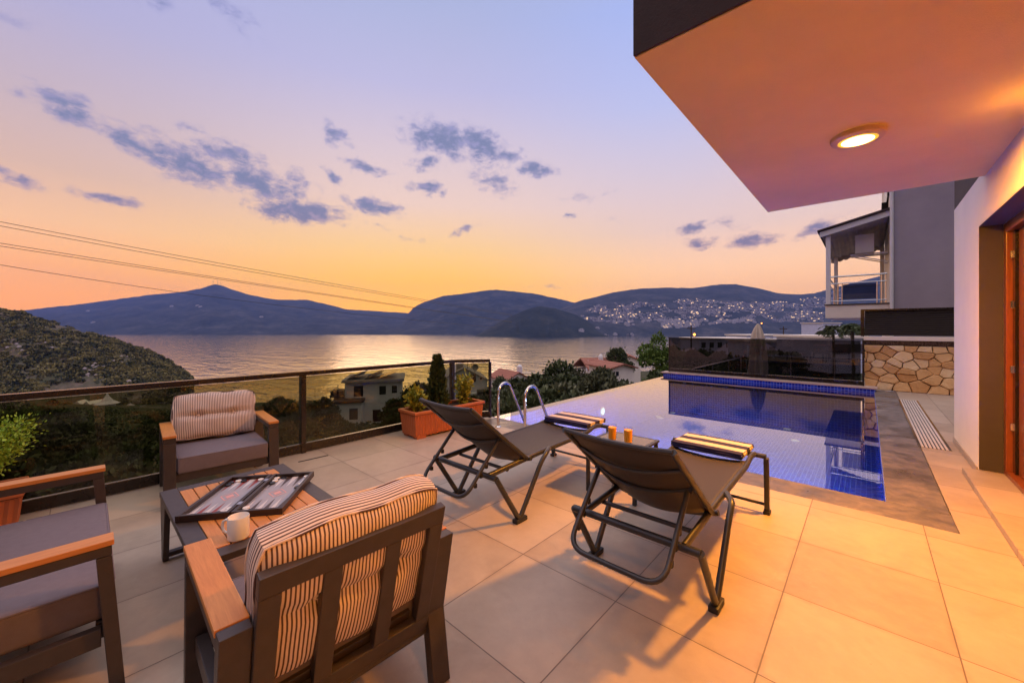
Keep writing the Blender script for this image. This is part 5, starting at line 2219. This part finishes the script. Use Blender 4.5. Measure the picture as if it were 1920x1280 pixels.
# village at the bottom of the slope, seen through the glass on the left
d = 205.0
k_ = d / FPX
zb = zrow(800, d)
Z = lambda py: zrow(py, d) - zb
h = house_root('pavilion', 'pavilion with pointed conical roof by the water seen through the glass', 201, d, zb, 0)
mb = MB()
mb.lathe([(12 * k_, 0), (12 * k_, Z(757))], 12)
mb.build('wall', M['pale_render'], h)
mb = MB()
mb.lathe([(18 * k_, Z(756) + .01), (9 * k_, Z(751)), (3.5 * k_, Z(744)), (.2, Z(737))], 8)
mb.build('roof', P('slate_roof', (.60, .57, .66), .8, 0, .1, .3), h)
small_house('hall', 'broad building with wide grey pitched roof below the pointed pavilion', 230, 190, 830, 784, 764, 52, .55, [], wall='pale_render', roof='roof_tile_flat', depth=12)
small_house('cottage', 'white walled house with dark windows below the grey pitched roof', 240, 150, 850, 798, 789, 46, .1, [(-10, 812, 804, 3), (2, 812, 804, 3), (13, 812, 804, 3)], roof='roof_tile_flat', depth=10, gable=False)
small_house('boat_shed', 'small pale shed with blue white roof left of the pointed pavilion', 144, 215, 775, 760, 753, 18, .4, [], wall='white_paint', roof='white_paint')
small_house('boat_shed', 'small white shed beside the blue roofed shed near the shore', 163, 212, 775, 757, 753, 12, -.1, [], wall='white_paint', roof='white_paint')

# flat roofs and street beyond the neighbouring pool
for i, (px, d, base, top, wpx, lab) in enumerate([
        (1500, 60, 700, 641, 150, 'long low pale building with flat roof behind the closed parasol'),
        (1365, 90, 690, 636, 110, 'low pale flat roofed building behind the smoked glass screen'),
        (1590, 48, 700, 634, 60, 'flat roofed building next to the slatted screen and palms'),
        (1440, 120, 670, 629, 90, 'far flat roofed white building above the closed parasol line'),
        (1560, 150, 660, 606, 40, 'white terraced apartment house below the neighbouring balcony')]):
    zb = zrow(base, d)
    h = house_root('flat_building', lab, px, d, zb, .05 * i)
    a = wpx / 2 * d / FPX
    zt = zrow(top, d) - zb
    mb = MB()
    mb.box(-a, a, 0, 9, 0, zt)
    mb.build('wall', M['pale_render'], h)
    mb = MB()
    mb.box(-a - .3, a + .3, -.4, 9.3, zt + .002, zt + .3)
    mb.build('roof', M['house_white'], h)
    nwin = max(3, int(wpx / 14))
    for w_i in range(nwin):
        x = -a + 2 * a * (w_i + .5) / nwin
        mb = MB()
        mb.box(x - .5, x + .5, -.03, 0, zt - 1.9, zt - .7)
        mb.build('window', M['dark_glass'], h)

# street lamps
m_bulb = emis('street_glow', (1.0, .30, .05), 5)
lamps = [(1302, 627, 95, .30, 'brightest orange street lamp just above the smoked glass screen'), (1428, 606, 140, .22, 'red orange street lamp beside the tip of the closed parasol'),
         (1459, 643, 60, .12, 'yellow street lamp right of the closed parasol behind the smoked glass'), (1521, 625, 160, .18, 'small orange street lamp far behind the flat roofs')]
for (px, py, d, r, lab) in lamps:
    x, y = dirp(px, d)
    zt = zrow(py, d)
    zb = gz(px, d)
    o = thing('street_lamp', lab, 'street lamp', (x, y, zb))
    mb = MB()
    mb.tube([(0, .6, 0), (0, .6, zt - zb + .5), (0, .2, zt - zb + .6)], [.09, .06, .05], 8)
    mb.build('pole', M['charcoal'], o, smooth=True)
    mb = MB()
    mb.lathe([(.02, -r), (r * .7, -r * .7), (r, 0), (r * .7, r * .7), (.02, r)], 14, M=Matrix.Translation((0, 0, zt - zb)))
    mb.build('lamp_head', m_bulb, o, smooth=True)
for (px, top, d, lab) in [(1296, 610, 70, 'dark utility pole standing left of the brightest street lamp'), (1469, 612, 85, 'pale utility pole right of the closed parasol')]:
    x, y = dirp(px, d)
    zb = gz(px, d)
    mb = MB()
    hgt = zrow(top, d) - zb
    mb.tube([(0, 0, 0), (0, 0, hgt)], [.16, .11], 8)
    mb.box(-.7, .7, -.06, .06, hgt - .6, hgt - .45)
    o = mb.build('utility_pole', M['bark'], smooth=False)
    o.location = (x, y, zb)
    tag(o, lab, 'pole')
# palm tops beside the slatted screen
for (px, py, d, lab) in [(1562, 608, 42, 'small dark palm left of the slatted screen'), (1598, 604, 36, 'bushy palm close to the left end of the slatted screen'), (1545, 618, 55, 'low dark palm among the flat roofs')]:
    x, y = dirp(px, d)
    zb = gz(px, d)
    o = thing('palm', lab, 'palm', (x, y, zb))
    ht = zrow(py, d) - zb - .3
    mb = MB()
    mb.tube([(0, 0, -.3), (.1, 0, ht * .5), (0, 0, ht)], [.16, .13, .12], 8)
    mb.build('trunk', M['bark'], o, smooth=True)
    pts, dr_ = [], []
    for k in range(26):
        a = rg.uniform(0, 6.28)
        ln = rg.uniform(.8, 1.25)
        rise = rg.uniform(-.1, .6)
        for q in range(26):
            t_ = q / 25
            c = np.array([math.cos(a) * ln * t_, math.sin(a) * ln * t_, ht + rise * t_ * 1.4 - 1.0 * t_ * t_])
            for s_ in (-1, 1):
                pts.append(c)
                dr_.append(np.array([-math.sin(a) * s_ + math.cos(a) * .6, math.cos(a) * s_ + math.sin(a) * .6, -.35]))
    leaves('fronds', np.array(pts), np.array(dr_), .20, M['leaf_dark'], o, 4.5, 5)

# ---------------------------------------------------------------- town on the far hill
tp = []
def town_mesh(name, w1, w2, h1, mats, tall=False):
    b_ = MB()
    b_.box(-w1, w1, -w2, w2, -4, h1, 0)
    b_.box(-w1 * .55, w1 * .7, -w2 * .4, w2 * .8, h1 + .003, h1 + 3, 0)
    for k in range(3):
        x = -w1 + 2 * w1 * (k + .5) / 3
        b_.box(x - 1.1, x + 1.1, -w2 - .06, -w2 - .002, h1 - 2.6, h1 - .9, 1)
    return b_.build(name, mats)


m_tw = P('town_white', (.42, .40, .41), .8, 0, .08, .1)
m_tg = P('town_grey', (.22, .21, .22), .8, 0, .08, .1)
m_lit = emis('lit_window', (1.0, .62, .28), 3.2)
tproto = [town_mesh('town_house', 6, 5, 5, [m_tw, M['dark_glass']]), town_mesh('town_house', 8, 5, 6, [m_tw, M['dark_glass']]),
          town_mesh('town_house', 5, 5, 4, [m_tg, M['dark_glass']]), town_mesh('town_house', 6, 5, 6, [m_tw, m_lit]), town_mesh('town_house', 10, 6, 7, [m_tw, M['dark_glass']])]
tused = [False] * 5
TLAB = 'tiny pale house among many on the far hillside town'
spots = []
tries = 0
while len(spots) < 2600 and tries < 60000:
    tries += 1
    px = rg.uniform(1080, 1575)
    top = interp([(1080, 590), (1120, 572), (1180, 564), (1230, 562), (1300, 560), (1360, 566), (1420, 568), (1500, 562), (1545, 556), (1575, 540)], px)
    bot = interp([(1080, 602), (1130, 604), (1180, 612), (1240, 616), (1300, 614), (1360, 606), (1420, 606), (1480, 604), (1545, 604), (1575, 604)], px)
    py = top + (bot - top) * rg.random()
    if fbm(px * .035, py * .11, 3) < .32 + .18 * rg.random():
        continue
    d = R3.hit(px, py)
    if not d:
        continue
    spots.append((px, py, d))
for q in range(16):
    px = rg.uniform(1085, 1190)
    spots.insert(0, (px, 626, 2010 + rg.uniform(0, 30)))
spots.sort(key=lambda s: s[2])
rest = MB()
for i, (px, py, d) in enumerate(spots):
    x, y = dirp(px, d)
    z = R3.z(px, d) + .5
    k = rg.choice([0, 0, 1, 1, 2, 3, 4])
    rz = YAW + rg.uniform(-.5, .5)
    if i < 300:
        if tused[k]:
            o = tproto[k].copy()
            COL.objects.link(o)
        else:
            tused[k] = True
            o = tproto[k]
        o.location = (x, y, z)
        o.rotation_euler = (0, 0, rz)
        tag(o, TLAB, 'house', 'houses of the town on the far hill')
    else:
        lit = 1 if rg.random() < .10 else (2 if rg.random() < .3 else 0)
        Mx = Matrix.Translation((x, y, z)) @ Matrix.Rotation(rz, 4, 'Z')
        w1, w2, h1 = rg.uniform(4, 9), 5, rg.uniform(4, 7)
        rest.box(-w1, w1, -w2, w2, -4, h1, 2 if lit == 2 else 0, Mx)
        rest.box(-w1 * .6, w1 * .6, -w2 - .08, -w2 - .01, h1 - 2.8, h1 - .8, 1 if lit == 1 else 3, Mx)
tag(rest.build('town', [m_tw, m_lit, m_tg, M['dark_glass']]), kind='stuff')
# few pale houses on the far mountains
for (px, py, R_) in [(322, 575, R1), (370, 574, R1), (376, 576, R1), (175, 606, R1), (165, 584, R1), (490, 596, R1), (1090, 621, R4), (1120, 617, R4)]:
    d = R_.hit(px, py)
    if not d:
        continue
    o = tproto[1].copy()
    COL.objects.link(o)
    o.location = (*dirp(px, d), R_.z(px, d) + 1)
    o.rotation_euler = (0, 0, YAW)
    o.scale = (1.6, 1.6, 1.4)
    tag(o, 'lone pale house standing on the far dark mountain slope', 'house', 'lone houses on the far mountains')
# masts on the summit
mb = MB()
mb.tube([(0, 0, -5), (0, 0, 62)], [1.6, 1.0], 6)
mb.box(-2.5, 2.5, -.8, .8, 44, 46)
mast = mb.build('radio_mast', M['charcoal'])
for i, px in enumerate((400, 408, 414)):
    o = mast if i == 0 else mast.copy()
    if i:
        COL.objects.link(o)
    o.location = (*dirp(px, 4990), R1.z(px, 4990))
    o.scale = (1, 1, (1.0, .9, .95)[i])
    tag(o, 'thin radio mast on the summit of the far left mountain', 'mast', 'radio masts on the summit')

# ---------------------------------------------------------------- power lines
PL = [((-60, 404), (240, 447.5), (480, 506), (960, 590), 'uppermost of the five power lines crossing the sky'),
      ((-60, 412), (240, 457), (480, 511), (960, 592), 'second power line from the top running close beneath the first'),
      ((-60, 446), (240, 478), (480, 531.5), (960, 603), 'third power line from the top crossing the sky'),
      ((-60, 452), (240, 489), (480, 534), (960, 604), 'fourth power line from the top close beneath the third'),
      ((-60, 486), (240, 523.5), (480, 567), (930, 614), 'lowest of the five power lines crossing in front of the mountain')]
for (a, b, c, e, lab) in PL:
    da, de = 48.0, 330.0
    A, Ez = at(*a, da), at(*e, de)
    pts = []
    for i in range(41):
        u = i / 40
        px = a[0] + (e[0] - a[0]) * u
        # quadratic through the three measured rows
        xs, ys = (a[0], c[0], e[0]), (a[1], c[1], e[1])
        yv = 0
        for m_ in range(3):
            l_ = ys[m_]
            for n2 in range(3):
                if n2 != m_:
                    l_ *= (px - xs[n2]) / (xs[m_] - xs[n2])
            yv += l_
        inv = 1 / da + (1 / de - 1 / da) * u
        pts.append(at(px, yv, 1 / inv))
    mb = MB()
    mb.tube([p - A for p in pts], [.036 + .085 * (p - A).length / 300 for p in pts], 6)
    o = mb.build('power_line', M['plastic'])
    o.location = A
    tag(o, lab, 'cable', 'power lines across the bay')

# ---------------------------------------------------------------- evening haze
hz = bpy.data.materials.new('haze')
hz.use_nodes = True
hn = hz.node_tree
for nd in list(hn.nodes):
    hn.nodes.remove(nd)
pv = hn.nodes.new('ShaderNodeVolumePrincipled')
pv.inputs['Color'].default_value = (.22, .37, 1.0, 1)
pv.inputs['Density'].default_value = 7.5e-05
pv.inputs['Anisotropy'].default_value = 0.0
ho = hn.nodes.new('ShaderNodeOutputMaterial')
hn.links.new(pv.outputs[0], ho.inputs['Volume'])
mb = MB()
cs = []
for (px_d) in ((-5200, -300), (5200, -300), (5200, 6100), (-5200, 6100)):
    r_, f_ = px_d
    cs.append((r_ * RX + f_ * FX, r_ * RY + f_ * FY))
vs = [(x, y, SEA - 9) for x, y in cs] + [(x, y, 640) for x, y in cs]
mb.add(vs, [(0, 3, 2, 1), (4, 5, 6, 7), (0, 1, 5, 4), (1, 2, 6, 5), (2, 3, 7, 6), (3, 0, 4, 7)])
o = mb.build('haze', hz)
tag(o, kind='stuff')
